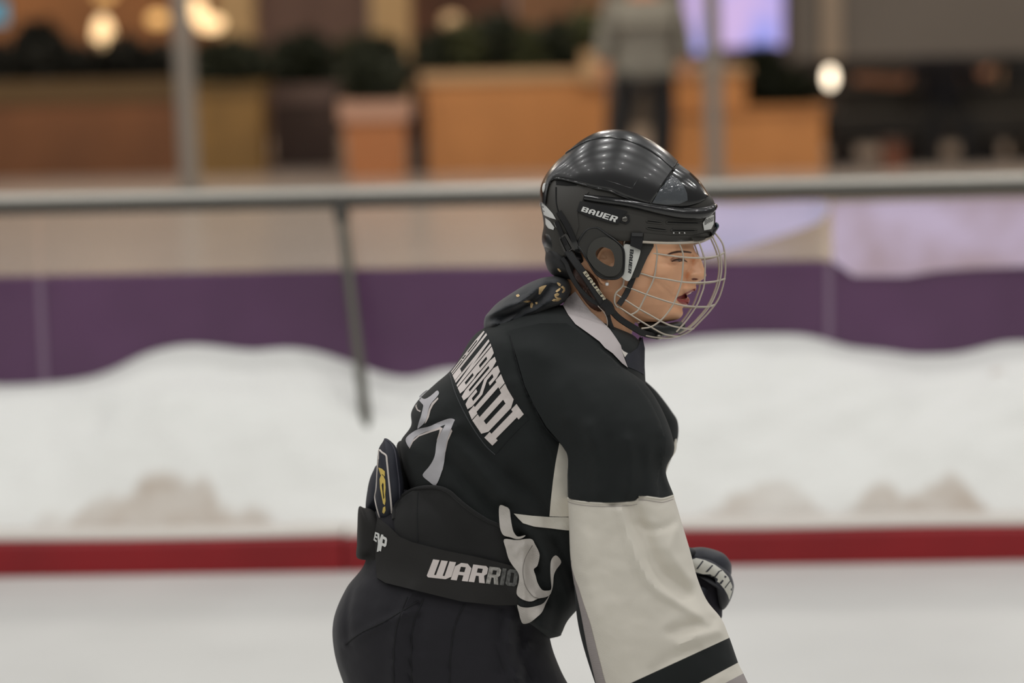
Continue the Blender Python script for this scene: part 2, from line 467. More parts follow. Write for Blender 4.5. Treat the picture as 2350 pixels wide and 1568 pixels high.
# boards: purple panels with a seam between neighbours
s_a = s_of(95, 700, BQ)[0]; s_b = s_of(1902, 700, BQ)[0]; PL = s_b - s_a
wall = empty('wall_back', 'purple rink barrier boards behind the snow bank', 'barrier', B(KLEN / 2, BQ, 0), kind='structure')
del wall['category']
for k in range(-3, 5):
    a = s_a + PL * k; b = a + PL
    m_ = PURP
    bd = extr(a + .006, b - .006, [(BQ, .0), (BQ, zt - .01), (BQ + .01, zt), (BQ + .035, zt), (BQ + .045, zt - .01), (BQ + .045, 0)], m_, 'panel', wall, n=2)
    extr(a - .012, a + .012, [(BQ - .006, .0), (BQ - .008, zt - .004), (BQ - .001, zt - .004), (BQ - .001, 0)], mat('seam_strip', (128, 104, 128), .4), 'seam_strip', wall, n=1)
    extr(a + .01, b - .01, [(BQ + .012, zt + .001), (BQ + .012, zr - .03), (BQ + .024, zr - .03), (BQ + .024, zt + .001)], GLASS, 'glass_pane', wall, n=1)
# rail: bright flattened tube over a dark channel
rail = empty('hand_rail', 'long steel top rail of the rink barrier with a dark underside', 'rail', B(KLEN / 2, BQ, zr))
tube_w('rail_tube', [B(s, BQ + .01, zr + .010) for s in (-9, -4, 0, 4, 8, 13)], .026, STEEL, rail, sides=16, n=30)
extr(-9, 13, [(BQ - .022, zr - .034), (BQ - .028, zr - .022), (BQ - .028, zr - .002), (BQ + .05, zr - .002), (BQ + .05, zr - .034)], mat('dark_channel', (58, 55, 50), .6), 'under_channel', rail, n=6)
# leaning pole in front of the boards, foot stuck in the snow
t0 = s_of(783, 485, BQ - .05); sA, zA = t0
foot = hit_plane(846, 1012, B(0, BQ - .33, 0), KN)
top = B(sA, BQ - .05, zA)
dirp = (foot - top).normalized()
pole = empty('leaning_pole', 'thin grey metal pole leaning from the rail into the snow bank', 'pole', foot)
tube_w('shaft', [top - dirp * .02, top.lerp(foot, .5), foot + dirp * .12], .0185, STEELD, pole, sides=14, n=8)
tube_w('rail_clamp', [top - dirp * .035, top + dirp * .03], .026, mat('dark_channel', (58, 55, 50), .6), pole, sides=14)
tube_w('foot_tip', [foot + dirp * .0, foot + dirp * .06], .022, mat('black_rubber', (34, 34, 33), .7), pole, sides=14)

# snow bank
crest = [(-2400, 900), (-1600, 830), (-900, 880), (-400, 840), (0, 887), (100, 882), (190, 872), (250, 855), (330, 812), (400, 795), (450, 791), (520, 800), (585, 809), (620, 802), (660, 799), (720, 806), (800, 832), (880, 862),
         (945, 872), (975, 862), (1000, 846), (1050, 850), (1150, 830), (1300, 800), (1480, 798), (1600, 775), (1700, 769), (1850, 769), (1900, 783), (1950, 800), (2030, 805), (2090, 818), (2200, 815), (2270, 796), (2310, 785), (2400, 788), (2800, 830), (3300, 790), (4200, 850)]
ctab = []
for u_, v_ in crest:
    s_, z_ = s_of(u_, v_, BQ - .02); ctab.append((s_, z_))
SN_D = mat('snow_bank', (232, 232, 228), .85)
nt = SN_D.node_tree; bsdf = nt.nodes['Principled BSDF']; tc = [n for n in nt.nodes if n.type == 'TEX_COORD'][0]
att = nt.nodes.new('ShaderNodeAttribute'); att.attribute_name = 'dirt'
n1 = nt.nodes.new('ShaderNodeTexNoise'); n1.inputs['Scale'].default_value = 9; nt.links.new(tc.outputs['Object'], n1.inputs['Vector'])
mm = nt.nodes.new('ShaderNodeMath'); mm.operation = 'MULTIPLY_ADD'; mm.inputs[1].default_value = .35; nt.links.new(n1.outputs['Fac'], mm.inputs[0]); nt.links.new(att.outputs['Fac'], mm.inputs[2])
mr = nt.nodes.new('ShaderNodeMapRange'); mr.inputs[1].default_value = .45; mr.inputs[2].default_value = .95; nt.links.new(mm.outputs[0], mr.inputs[0])
mxc = nt.nodes.new('ShaderNodeMix'); mxc.data_type = 'RGBA'; mxc.inputs[6].default_value = (*lin((234, 234, 230)), 1); mxc.inputs[7].default_value = (*lin((182, 166, 150)), 1)
nt.links.new(mr.outputs[0], mxc.inputs[0]); nt.links.new(mxc.outputs[2], bsdf.inputs['Base Color'])
n2 = nt.nodes.new('ShaderNodeTexNoise'); n2.inputs['Scale'].default_value = 45; n2.inputs['Detail'].default_value = 6; nt.links.new(tc.outputs['Object'], n2.inputs['Vector'])
bp = nt.nodes.new('ShaderNodeBump'); bp.inputs['Strength'].default_value = .6; bp.inputs['Distance'].default_value = .01; nt.links.new(n2.outputs['Fac'], bp.inputs['Height']); nt.links.new(bp.outputs[0], bsdf.inputs['Normal'])
NS, NQ = 420, 44; V = []; F = []; dirt = []
dirtp = [(110, 640, 1178, 62, .6), (60, 200, 1190, 40, .4), (1580, 1930, 1160, 46, .5), (1920, 2290, 1150, 50, .62), (1380, 1600, 1170, 30, .3), (2270, 2400, 1170, 14, .5), (2300, 2380, 850, 35, .6), (-400, -60, 1170, 40, .7), (2500, 2900, 1160, 40, .7)]
dl = []
for (ua, ub, vc, hh, st) in dirtp:
    sa = s_of(ua, vc, .2)[0]; sb = s_of(ub, vc, .2)[0]; dl.append((sa, sb, vc, hh, st))
for i in range(NS + 1):
    s = -4.2 + (KLEN + 8.4) * i / NS; zc = smooth_tab(ctab, s) if False else lerp_tab(ctab, s)
    zc = (lerp_tab(ctab, s - .05) + 2 * lerp_tab(ctab, s) + lerp_tab(ctab, s + .05)) / 4
    for j in range(NQ + 1):
        q = .155 + (BQ - .005 - .155) * j / NQ; f = j / NQ
        base = ZK - .02; z = base + (zc - base) * (1 - (1 - f) ** 1.45)
        lump = noise.fractal(Vector((s * 2.2, q * 3.5, 1)), 1, 2, 5) * .055 + noise.noise(Vector((s * 9, q * 12, 4))) * .012
        z += lump * math.sin(math.pi * min(1, f * 1.02)) ** .6
        V.append(B(s, q, z))
        # dirty patches low on the bank
        dd = 0
        for (sa, sb, vc, hh, st) in dl:
            mid = (sa + sb) / 2; hw = (sb - sa) / 2
            x = (s - mid) / hw
            if abs(x) < 1.3:
                fq = .02 + (0 if vc > 1000 else .62)
                top_ = hh / 260 * (1 - .75 * abs(x) ** 2.2) * (1 if vc > 1000 else .6) * (1 + .7 * noise.fractal(Vector((s * 5, 3, vc)), 1, 2, 3))
                if vc > 1000: val = st * max(0, min(1, (top_ + .04 - f) / .09)) * max(0, min(1, (1.1 - abs(x)) * 5)) * (1 if f > .012 else .3)
                else: val = st * math.exp(-((f - .74) / .06) ** 2 - (x / .7) ** 2)
                dd = max(dd, val)
        if f > .3: dd = max(dd, .16 * noise.noise(Vector((s * 1.7, q * 4, 9))))
        dirt.append(dd)
for i in range(NS):
    for j in range(NQ):
        a = i * (NQ + 1) + j; F.append((a, a + 1, a + NQ + 2, a + NQ + 1))
me = bpy.data.meshes.new('snow_bank'); c0 = B(KLEN / 2, .4, 0); me.from_pydata([x - c0 for x in V], [], F)
me.materials.append(SN_D)
for p in me.polygons: p.use_smooth = True
a_ = me.attributes.new('dirt', 'FLOAT', 'POINT')
for i, d_ in enumerate(dirt): a_.data[i].value = d_
sb = bpy.data.objects.new('snow_bank', me); sb.location = c0; COL.objects.link(sb)
tag(sb, 'heaped white ice shavings piled between red kerb and purple boards', 'snow', kind='stuff')

# ------------------------------------------------------------------ the mall behind
def bbox(x0, y0, x1, y1, Y, depth, m, name, par=None, zmin=None, taper=0.0, **kw):
    """box whose front face fills those pixels at world distance Y"""
    p0 = hit_y((x0 + x1) / 2, y1, Y); p1 = hit_y((x0 + x1) / 2, y0, Y)
    l = hit_y(x0, (y0 + y1) / 2, Y).x; r = hit_y(x1, (y0 + y1) / 2, Y).x
    zb = p0.z if zmin is None else zmin; z1 = p1.z; t = taper * (r - l)
    V = [Vector((l + t, Y, zb)), Vector((r - t, Y, zb)), Vector((r, Y, z1)), Vector((l, Y, z1)), Vector((l + t, Y + depth, zb)), Vector((r - t, Y + depth, zb)), Vector((r, Y + depth, z1)), Vector((l, Y + depth, z1))]
    F = [(0, 1, 2, 3), (5, 4, 7, 6), (4, 0, 3, 7), (1, 5, 6, 2), (3, 2, 6, 7), (4, 5, 1, 0)]
    o = mesh_obj(name, V, F, m, par, smooth=False, **kw)
    return o, (l, r, zb, z1)
BW = mat('brown_wall', (142, 98, 62), .7, var=.25, vscale=.8)
PL_ = mat('plum_wall', (116, 96, 92), .7, var=.08, vscale=.8)
DKW = mat('charcoal_wall', (84, 78, 72), .7, var=.08, vscale=.7)
BEI = mat('beige_pillar', (172, 148, 110), .6)
# back wall in panels
bw = empty('wall_far', 'brown and charcoal wall far behind the planters', 'wall', Vector((0, 27.0, .3)), kind='structure'); del bw['category']
def wpanel(x0, x1, m, Y=27.0):
    l = hit_y(x0, 80, Y).x; r = hit_y(x1, 80, Y).x
    V, F = box_vf(Vector(((l + r) / 2, Y + .1, 2.8)), (abs(r - l) - .02, .2, 5.0)); mesh_obj('panel', V, F, m, bw, smooth=False)
for x0, x1, m in ((-6500, -4400, BW), (-4400, -2400, PL_), (-2400, -1200, DKW), (-1200, -300, BW), (-300, 575, BW), (575, 850, PL_), (850, 1180, mat('maroon_wall', (84, 56, 44), .7, var=.35, vscale=1.1)), (1180, 1400, mat('tan_wall', (118, 88, 66), .7, var=.2, vscale=1)), (1400, 1800, DKW), (1800, 2500, DKW), (2500, 3600, BW), (3600, 5200, DKW), (5200, 7500, PL_)):
    wpanel(x0, x1, m)
cl_ = mesh_obj('ceiling', [Vector((-24, 14, 5.3)), Vector((24, 14, 5.3)), Vector((24, 28, 5.3)), Vector((-24, 28, 5.3))], [(0, 1, 2, 3)], mat('mall_ceiling', (120, 104, 88), .8), smooth=False)
tag(cl_, 'warm grey ceiling over the mall floor', kind='structure')

def pillar(x0, x1, y1, Y, label):
    root = None
    p = hit_y((x0 + x1) / 2, 100, Y)
    root = empty('pillar', label, 'pillar', Vector((p.x, Y, .3)), 'beige pillars behind the planters')
    w_ = hit_y(x1, 50, Y).x - hit_y(x0, 50, Y).x
    V, F = box_vf(Vector((p.x, Y + .2, 2.8)), (w_, .4, 5.0)); mesh_obj('shaft', V, F, BEI, root, smooth=False)
    V, F = box_vf(Vector((p.x, Y + .2, .4)), (w_ + .1, .5, .2)); mesh_obj('base', V, F, mat('pillar_base', (90, 70, 50), .6), root, smooth=False)
pillar(500, 582, 115, 26.2, 'beige pillar beside the cluster of warm lamps')
pillar(852, 942, 105, 26.2, 'beige pillar above the small orange planter')
# steel columns on the mall floor close behind the barrier
def column(u0, u1, vb, wpx, label):
    b_ = hit_z(u1, vb, MZ); Y = b_.y; t_ = hit_y(u0, 0, Y); r = wpx / 2 * Y / FPX
    root = empty('steel_column', label, 'column', b_)
    top_ = b_ + Vector(((t_.x - b_.x) / (t_.z - b_.z) * (5.2 - MZ) * .55, 0, 5.2 - MZ))
    tube_w('shaft', [b_, b_.lerp(top_, .5), top_], r, mat('column_paint', (132, 128, 122), .5), root, sides=20)
    tube_w('base_collar', [b_, b_ + Vector((0, 0, .05))], r * 1.35, mat('column_base', (120, 116, 108), .4, metal=.4), root, sides=20)
column(412, 438, 448, 44, 'slim grey metal column left of the skater, behind the rail')
column(1627, 1642, 432, 40, 'slim grey metal column right behind the black helmet')

LEAF = [mat('dark_leaf', (38, 44, 28), .6, var=.3, vscale=8), mat('olive_leaf', (72, 76, 46), .6, var=.3, vscale=8), mat('near_black_leaf', (26, 27, 20), .7)]
def foliage(name, cx, cy, cz, rx, ry, rz, n, m, par, seed=1, ls=.16):
    rnd = random.Random(seed); V = []; F = []
    for i in range(n):
        while True:
            x, y, z = rnd.uniform(-1, 1), rnd.uniform(-1, 1), rnd.uniform(-1, 1)
            if x * x + y * y + z * z < 1: break
        c = Vector((cx + x * rx, cy + y * ry, cz + z * rz)); d = Vector((x + rnd.uniform(-.5, .5), y + rnd.uniform(-.5, .5), z + rnd.uniform(-.2, .8))).normalized()
        s = d.cross(Vector((rnd.uniform(-1, 1), rnd.uniform(-1, 1), rnd.uniform(-1, 1)))).normalized(); L = ls * rnd.uniform(.7, 1.4); nrm = d.cross(s) * L * .12
        k = len(V)
        V += [c - d * L * .5, c - s * L * .22 + nrm, c + d * L * .5, c + s * L * .22 + nrm, c + nrm * 1.6]
        F += [(k, k + 1, k + 4), (k + 1, k + 2, k + 4), (k + 2, k + 3, k + 4), (k + 3, k, k + 4)]
    return mesh_obj(name, V, F, m, par, recalc=False, smooth=False)
SOIL = mat('soil', (40, 30, 22), .9)
def planter(name, label, x0, y0, x1, y1, Y, depth, m, rimm, rimh=.07, taper=0.0, group=None, rimlift=0.0):
    c = hit_y((x0 + x1) / 2, y1, Y)
    root = empty(name, label, 'planter', Vector((c.x, Y + depth / 2, MZ)), group)
    o, (l, r, zb, z1) = bbox(x0, y0, x1, y1, Y, depth, m, 'box', root, zmin=MZ, taper=taper)
    V = []; F = []
    for (a, b, c_, d) in ((l - .03, r + .03, Y - .03, Y + .05), (l - .03, r + .03, Y + depth - .05, Y + depth + .03), (l - .03, l + .05, Y + .05, Y + depth - .05), (r - .05, r + .03, Y + .05, Y + depth - .05)):
        v_, f_ = box_vf(Vector(((a + b) / 2, (c_ + d) / 2, z1 - rimh / 2 + .02)), (b - a, d - c_, rimh)); n = len(V); V += v_; F += [tuple(i + n for i in x) for x in f_]
    mesh_obj('rim', V, F, rimm, root, smooth=False)
    V, F = box_vf(Vector(((l + r) / 2, Y + depth / 2, z1 + .004)), (r - l - .12, depth - .12, .02)); mesh_obj('soil', V, F, SOIL, root, smooth=False)
    return root, (l, r, zb, z1)
ORG = mat('orange_planter', (184, 126, 72), .55, var=.08, vscale=1.5)
RIM = mat('pale_rim', (186, 152, 112), .5)
# 1 long brown counter planter, left
r1, (l, r, zb, z1) = planter('long_planter', 'long low brown wooden planter filled with dark foliage, left edge', -330, 192, 408, 397, 21.2, 1.1, mat('brown_wood', (112, 70, 38), .5, var=.22, vscale=1.4, bump=(3, .3, .02)), mat('olive_rim', (90, 68, 34), .5), .2)
for k in range(9):
    x = l + (r - l) * (k + .5) / 9
    foliage('foliage', x, 21.6, z1 + .12, .3, .35, .2 + .05 * (k % 2), 260, LEAF[2], r1, 10 + k)
hd = hit_y(90, 105, 21.8); foliage('foliage', hd.x, 21.8, hd.z, .22, .2, .22, 500, LEAF[2], r1, 33, .12)
# 2 ochre planter
r2, (l, r, zb, z1) = planter('square_planter', 'square ochre yellow planter beside the left grey column', 452, 196, 602, 397, 21.0, .6, mat('ochre_planter', (126, 96, 48), .5, var=.18, vscale=3), mat('olive_rim2', (104, 80, 38), .5), .1)
foliage('foliage', (l + r) / 2, 21.2, z1 + .16, .36, .28, .22, 800, LEAF[0], r2, 51)
# 3 dark brown box
r3, (l, r, zb, z1) = planter('dark_planter', 'dark brown box planter between the ochre and small orange planters', 624, 200, 772, 392, 21.75, .5, mat('dark_brown', (58, 40, 32), .5, var=.3, vscale=2), mat('grey_brown_rim', (104, 84, 76), .5), .16)
foliage('foliage', (l + r) / 2, 22.0, z1 + .18, .28, .2, .28, 1000, LEAF[0], r3, 52)
# 4 small orange pot
r4, (l, r, zb, z1) = planter('small_planter', 'small orange planter with a wide pinkish rim', 788, 238, 936, 396, 20.3, .5, mat('orange_pot', (170, 110, 66), .5), mat('pink_rim', (184, 144, 122), .5), .16, taper=.07)
foliage('foliage', (l + r) / 2, 20.5, z1 + .2, .26, .22, .2, 700, LEAF[0], r4, 53)
# 5 navy bin
rb = empty('navy_bin', 'narrow navy blue bin between two orange planters', 'bin', Vector((hit_y(955, 390, 20.9).x, 21.0, MZ)))
bbox(940, 262, 976, 392, 20.9, .3, mat('navy_paint', (38, 38, 52), .5), 'body', rb, zmin=MZ)
bbox(938, 250, 979, 264, 20.88, .34, mat('navy_lid', (62, 62, 76), .4), 'lid', rb)
# 6 large orange planter
r6, (l, r, zb, z1) = planter('large_planter', 'large orange planter with bushy plants directly left of the helmet', 975, 168, 1392, 392, 20.6, 1.0, ORG, RIM, .09, taper=.015)
for k in range(6):
    x = l + (r - l) * (k + .5) / 6
    foliage('foliage', x, 21.0, z1 + .14 + .06 * (k % 3), .2, .3, .22, 500, LEAF[k % 2], r6, 60 + k)
bbox(1335, 118, 1400, 190, 20.5, .3, RIM, 'corner_block', r6)
# 7 stepped orange planter right of the helmet
r7, (l, r, zb, z1) = planter('stepped_planter', 'stepped orange planter right of the helmet, higher at its left', 1528, 250, 1890, 384, 20.0, .8, ORG, ORG, .05)
o_, (l2, r2_, zb2, z2) = bbox(1548, 168, 1712, 252, 20.02, .76, ORG, 'upper_box', r7)
V, F = box_vf(Vector(((l2 + r2_) / 2, 20.4, z2 + .02)), (r2_ - l2 + .06, .84, .05)); mesh_obj('upper_rim', V, F, RIM, r7, smooth=False)
pp = hit_y(1790, 210, 20.3); foliage('foliage', pp.x, 20.4, pp.z, .34, .25, .2, 1500, LEAF[0], r7, 71, .14)
pp = hit_y(1745, 150, 20.3); foliage('foliage', pp.x, 20.45, pp.z, .2, .2, .14, 600, LEAF[0], r7, 72, .12)
# plants rising behind between planters
def shrub(x, y, rx, rz, Y, label, seed, m):
    p = hit_y(x, y, Y); root = empty('potted_shrub', label, 'plant', Vector((p.x, Y, MZ)), 'shrubs behind the planters')
    tube_w('stem', [Vector((p.x, Y, MZ + .2)), Vector((p.x + .03, Y, p.z))], .03, mat('bark', (58, 44, 32), .8), root, sides=6)
    V, F = loft_world([(p.x, Y, MZ, .17), (p.x, Y, MZ + .32, .22)], 14); mesh_obj('pot', V, F, mat('shrub_pot', (70, 54, 44), .6), root)
    foliage('foliage', p.x, Y, p.z, rx, .25, rz, 1100, m, root, seed, .14)
def loft_world(rings, n):
    V = []; F = []
    for x, y, z, r in rings:
        for k in range(n): V.append(Vector((x + r * math.cos(2 * math.pi * k / n), y + r * math.sin(2 * math.pi * k / n), z)))
    for i in range(len(rings) - 1):
        for k in range(n):
            a = i * n + k; b = i * n + (k + 1) % n; F.append((a, b, b + n, a + n))
    F.append(tuple(range(n))); F.append(tuple((len(rings) - 1) * n + k for k in range(n)))
    return V, F
shrub(700, 150, .42, .25, 23.4, 'dark shrub behind the dark brown box planter', 81, LEAF[0])
shrub(862, 170, .32, .34, 21.7, 'dark shrub behind the small orange planter', 82, LEAF[0])
shrub(840, 110, .26, .1, 24.2, 'olive shrub in front of the right beige pillar', 83, LEAF[1])

# lamps
GLOW = mat('lamp_glow', (255, 220, 165), .5, emis=(255, 214, 160), estr=1.6)
GLOWD = mat('lamp_glow_dim', (240, 190, 120), .5, emis=(240, 190, 120), estr=.9)
GLOWB = mat('lamp_glow_bright', (255, 240, 215), .5, emis=(255, 236, 208), estr=3.4)
def lamp(name, label, x, y, wpx, hpx, Y, m, hang=True, group='warm lamps behind the planters', par=None):
    p = hit_y(x, y, Y); r = wpx / 2 * Y / FPX; h = hpx / 2 * Y / FPX
    root = empty(name, label, 'lamp', p, group)
    rings = []
    for k in range(13):
        a = -1 + 2 * k / 12; rr = r * (1 - abs(a) ** 3 * .75) * (1 + .05 * (k % 2)); rings.append((p.x, p.y, p.z + a * h, rr))
    V, F = loft_world(rings, 16); mesh_obj('shade', V, F, m, root)
    if hang: tube_w('cord', [p + Vector((0, 0, h)), Vector((p.x, p.y, 5.29))], .008, SOIL, root, sides=5)
    else: tube_w('stand', [Vector((p.x, p.y, MZ)), p - Vector((0, 0, h))], .015, SOIL, root, sides=6)
    tube_w('cap', [p + Vector((0, 0, h * .97)), p + Vector((0, 0, h * 1.08))], r * .3, SOIL, root, sides=8)
lamp('paper_lantern', 'tall glowing pleated paper lantern above the long planter', 237, 90, 44, 104, 22.6, GLOW)
lamp('globe_lamp', 'dim round amber lamp left of the grey column', 362, 44, 44, 32, 23.5, GLOWD)
lamp('globe_lamp', 'small amber lamp cut by the top edge above the paper lantern', 240, -8, 44, 20, 23.5, GLOWD)
lamp('globe_lamp', 'upper warm lamp just right of the left grey column', 452, 22, 36, 60, 23.0, GLOW)
lamp('globe_lamp', 'wide warm lamp just under its neighbour right of the left column', 482, 54, 60, 36, 22.4, GLOW)
lamp('globe_lamp', 'dim greyish lamp above the left part of the large planter', 1036, 48, 44, 34, 24.0, mat('lamp_dim2', (190, 160, 120), .5, emis=(190, 160, 120), estr=.55))
lamp('globe_lamp', 'amber lamp above the right part of the large planter', 1348, 40, 50, 34, 24.0, GLOWD)
lamp('table_lantern', 'small bright white lantern on a stand at the stepped planter', 1905, 178, 24, 44, 19.6, GLOWB, hang=False, group=None)
lamp('globe_lamp', 'beige lamp at the right edge beside the dark seat', 2310, 165, 40, 70, 22.2, mat('lamp_dim3', (140, 112, 84), .5, emis=(140, 112, 84), estr=.25), hang=True)
# video screen
Yk = 23.6
scr = empty('video_screen', 'glowing lavender and blue video screen behind the right column', 'screen', hit_y(1685, 118, Yk) + Vector((0, .1, 0)))
def screen_mat():
    m = bpy.data.materials.new('screen_picture'); m.use_nodes = True; nt = m.node_tree; b = nt.nodes['Principled BSDF']; b.inputs['Base Color'].default_value = (0, 0, 0, 1)
    tc = nt.nodes.new('ShaderNodeTexCoord'); nn = nt.nodes.new('ShaderNodeTexNoise'); nn.inputs['Scale'].default_value = 2.1; nn.inputs['Detail'].default_value = 1
    nt.links.new(tc.outputs['Object'], nn.inputs['Vector']); cr_ = nt.nodes.new('ShaderNodeValToRGB'); e = cr_.color_ramp.elements
    e[0].position = .38; e[0].color = (*lin((142, 150, 226)), 1); e[1].position = .62; e[1].color = (*lin((196, 170, 214)), 1)
    nt.links.new(nn.outputs['Fac'], cr_.inputs[0]); nt.links.new(cr_.outputs[0], b.inputs['Emission Color']); b.inputs['Emission Strength'].default_value = 1.15
    return m
SCR = screen_mat()
o_, (l, r, zb, z1) = bbox(1650, -170, 1797, 108, Yk, .04, SCR, 'display', scr)
bbox(1572, -170, 1622, 122, Yk + .02, .04, SCR, 'side_display', scr)
V, F = box_vf(Vector(((l + r) / 2 - .16, Yk + .23, (MZ + z1) / 2)), (r - l + .5, .14, z1 - MZ)); mesh_obj('housing', V, F, DKW, scr, smooth=False)
bs = empty('blue_sign', 'small blue lit sign cut off by the left edge', 'sign', hit_y(-4, 30, 23.5))
bbox(-60, 2, 12, 56, 23.5, .08, mat('blue_sign_face', (90, 140, 160), .5, emis=(90, 150, 175), estr=.6), 'face', bs)
bbox(-66, -4, 18, 62, 23.58, .05, SOIL, 'back_plate', bs)

# violet reflections on the barrier at the right, painted as added lavender sheets
def reflection_mat(name, c1, c2):
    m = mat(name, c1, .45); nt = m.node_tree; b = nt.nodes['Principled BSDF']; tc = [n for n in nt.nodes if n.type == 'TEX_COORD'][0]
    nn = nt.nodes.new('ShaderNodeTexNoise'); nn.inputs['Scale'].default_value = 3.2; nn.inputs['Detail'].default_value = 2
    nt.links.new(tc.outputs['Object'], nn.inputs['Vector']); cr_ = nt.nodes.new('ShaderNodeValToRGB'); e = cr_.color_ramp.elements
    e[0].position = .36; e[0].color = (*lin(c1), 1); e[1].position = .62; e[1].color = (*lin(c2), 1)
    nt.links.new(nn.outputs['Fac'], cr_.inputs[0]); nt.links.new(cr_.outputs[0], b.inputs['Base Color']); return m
def reflection_sheet(label, pts, q, m):
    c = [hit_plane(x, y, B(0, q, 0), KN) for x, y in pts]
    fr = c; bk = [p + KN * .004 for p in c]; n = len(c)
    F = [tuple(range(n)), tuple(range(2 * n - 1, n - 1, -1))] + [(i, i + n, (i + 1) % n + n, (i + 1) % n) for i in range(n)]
    o = mesh_obj('reflection_sheet', fr + bk, F, m, None, smooth=False); tag(o, label, 'reflection_sheet'); return o
reflection_sheet('pale lavender reflection painted as a sheet with a slanted lower edge, on the barrier beside the face cage', cr([(1480, 474), (1700, 468), (1889, 462), (1889, 500), (1850, 522), (1780, 545), (1690, 572), (1600, 590), (1480, 600)], 60, True), BQ - .012, reflection_mat('lavender_reflection', (226, 212, 246), (206, 198, 232)))
reflection_sheet('wide pinkish lavender reflection painted as a sheet over the barrier top at the right edge', [(1908, 466), (2300, 455), (2760, 446), (2760, 625), (2500, 622), (2350, 612), (2240, 616), (2150, 622), (2080, 634), (1960, 634), (1912, 600)], BQ - .012, reflection_mat('pink_lavender_reflection', (226, 208, 238), (196, 172, 184)))

# ------------------------------------------------------------------ people in the background
def skin_body(name, joints, edges, m, par=None, sub=2):
    me = bpy.data.meshes.new(name); c = Vector(joints[0][0]); me.from_pydata([Vector(j[0]) - c for j in joints], edges, [])
    o = bpy.data.objects.new(name, me); COL.objects.link(o); o.location = c - wloc(par); WLOC[o.name] = c
    if par: o.parent = par
    sk = o.modifiers.new('skin', 'SKIN')
    for i, j in enumerate(joints):
        r_ = j[1]; me.skin_vertices[0].data[i].radius = r_ if isinstance(r_, tuple) else (r_, r_)
    me.skin_vertices[0].data[0].use_root = True
    ss = o.modifiers.new('sub', 'SUBSURF'); ss.levels = sub; ss.render_levels = sub
    sk.use_smooth_shade = True; me.materials.append(m); return o
GREYC = mat('grey_cloth', (118, 116, 108), .8, var=.06); BLK = mat('black_cloth', (24, 24, 25), .8); NAVY = mat('navy_cloth', (30, 30, 38), .8)
SKIN2 = mat('far_skin', (170, 116, 84), .5); HAIR2 = mat('dark_hair', (30, 22, 18), .6)
def far_person(x, Y, z0, label, top, legs, turn=0.0, group=None):
    root = empty('person', label, 'person', Vector((x, Y, z0)), group)
    def J(a, b, c): return (x + a, Y + b, z0 + c)
    skin_body('body', [(J(0, 0, 1.42), .075), (J(0, 0, 1.52), .06), (J(0, -.01, 1.62), .095), (J(0, -.015, 1.74), .085), (J(-.24, 0, 1.36), .06), (J(-.3, -.02, 1.1), .05), (J(-.32, -.1, .88), .04), (J(.24, 0, 1.36), .06), (J(.3, -.02, 1.1), .05), (J(.32, -.1, .88), .04), (J(-.33, -.12, .78), .035), (J(.33, -.12, .78), .035)],
              [(0, 1), (1, 2), (2, 3), (0, 4), (4, 5), (5, 6), (6, 10), (0, 7), (7, 8), (8, 9), (9, 11)], SKIN2, root)
    skin_body('hair', [(J(0, .03, 1.72), .1), (J(0, .06, 1.62), .09)], [(0, 1)], HAIR2, root)
    skin_body('top', [(J(0, 0, 1.05), (.24, .16)), (J(0, 0, 1.25), (.24, .15)), (J(0, 0, 1.42), (.2, .12)), (J(-.24, 0, 1.4), .09), (J(-.31, -.02, 1.12), .075), (J(-.33, -.09, .95), .06), (J(.24, 0, 1.4), .09), (J(.31, -.02, 1.12), .075), (J(.33, -.09, .95), .06), (J(0, 0, .9), (.25, .17))],
              [(0, 1), (1, 2), (2, 3), (3, 4), (4, 5), (2, 6), (6, 7), (7, 8), (0, 9)], top, root)
    skin_body('trousers', [(J(0, 0, .93), (.2, .14)), (J(-.13, 0, .8), .13), (J(-.2, -.01, .45), .11), (J(-.26, 0, .08), .09), (J(.13, 0, .8), .13), (J(.14, .0, .45), .11), (J(.13, .02, .08), .09)], [(0, 1), (1, 2), (2, 3), (0, 4), (4, 5), (5, 6)], legs, root)
    for sx in (-.26, .13):
        V, F = box_vf(Vector((x + sx, Y - .05, z0 + .045)), (.1, .27, .09)); mesh_obj('shoe', V, F, HAIR2, root)
    return root
px0 = hit_y(1478, 135, 19.0)
far_person(px0.x, 19.0, MZ, 'person standing in a grey top and black trousers above the helmet', GREYC, BLK)
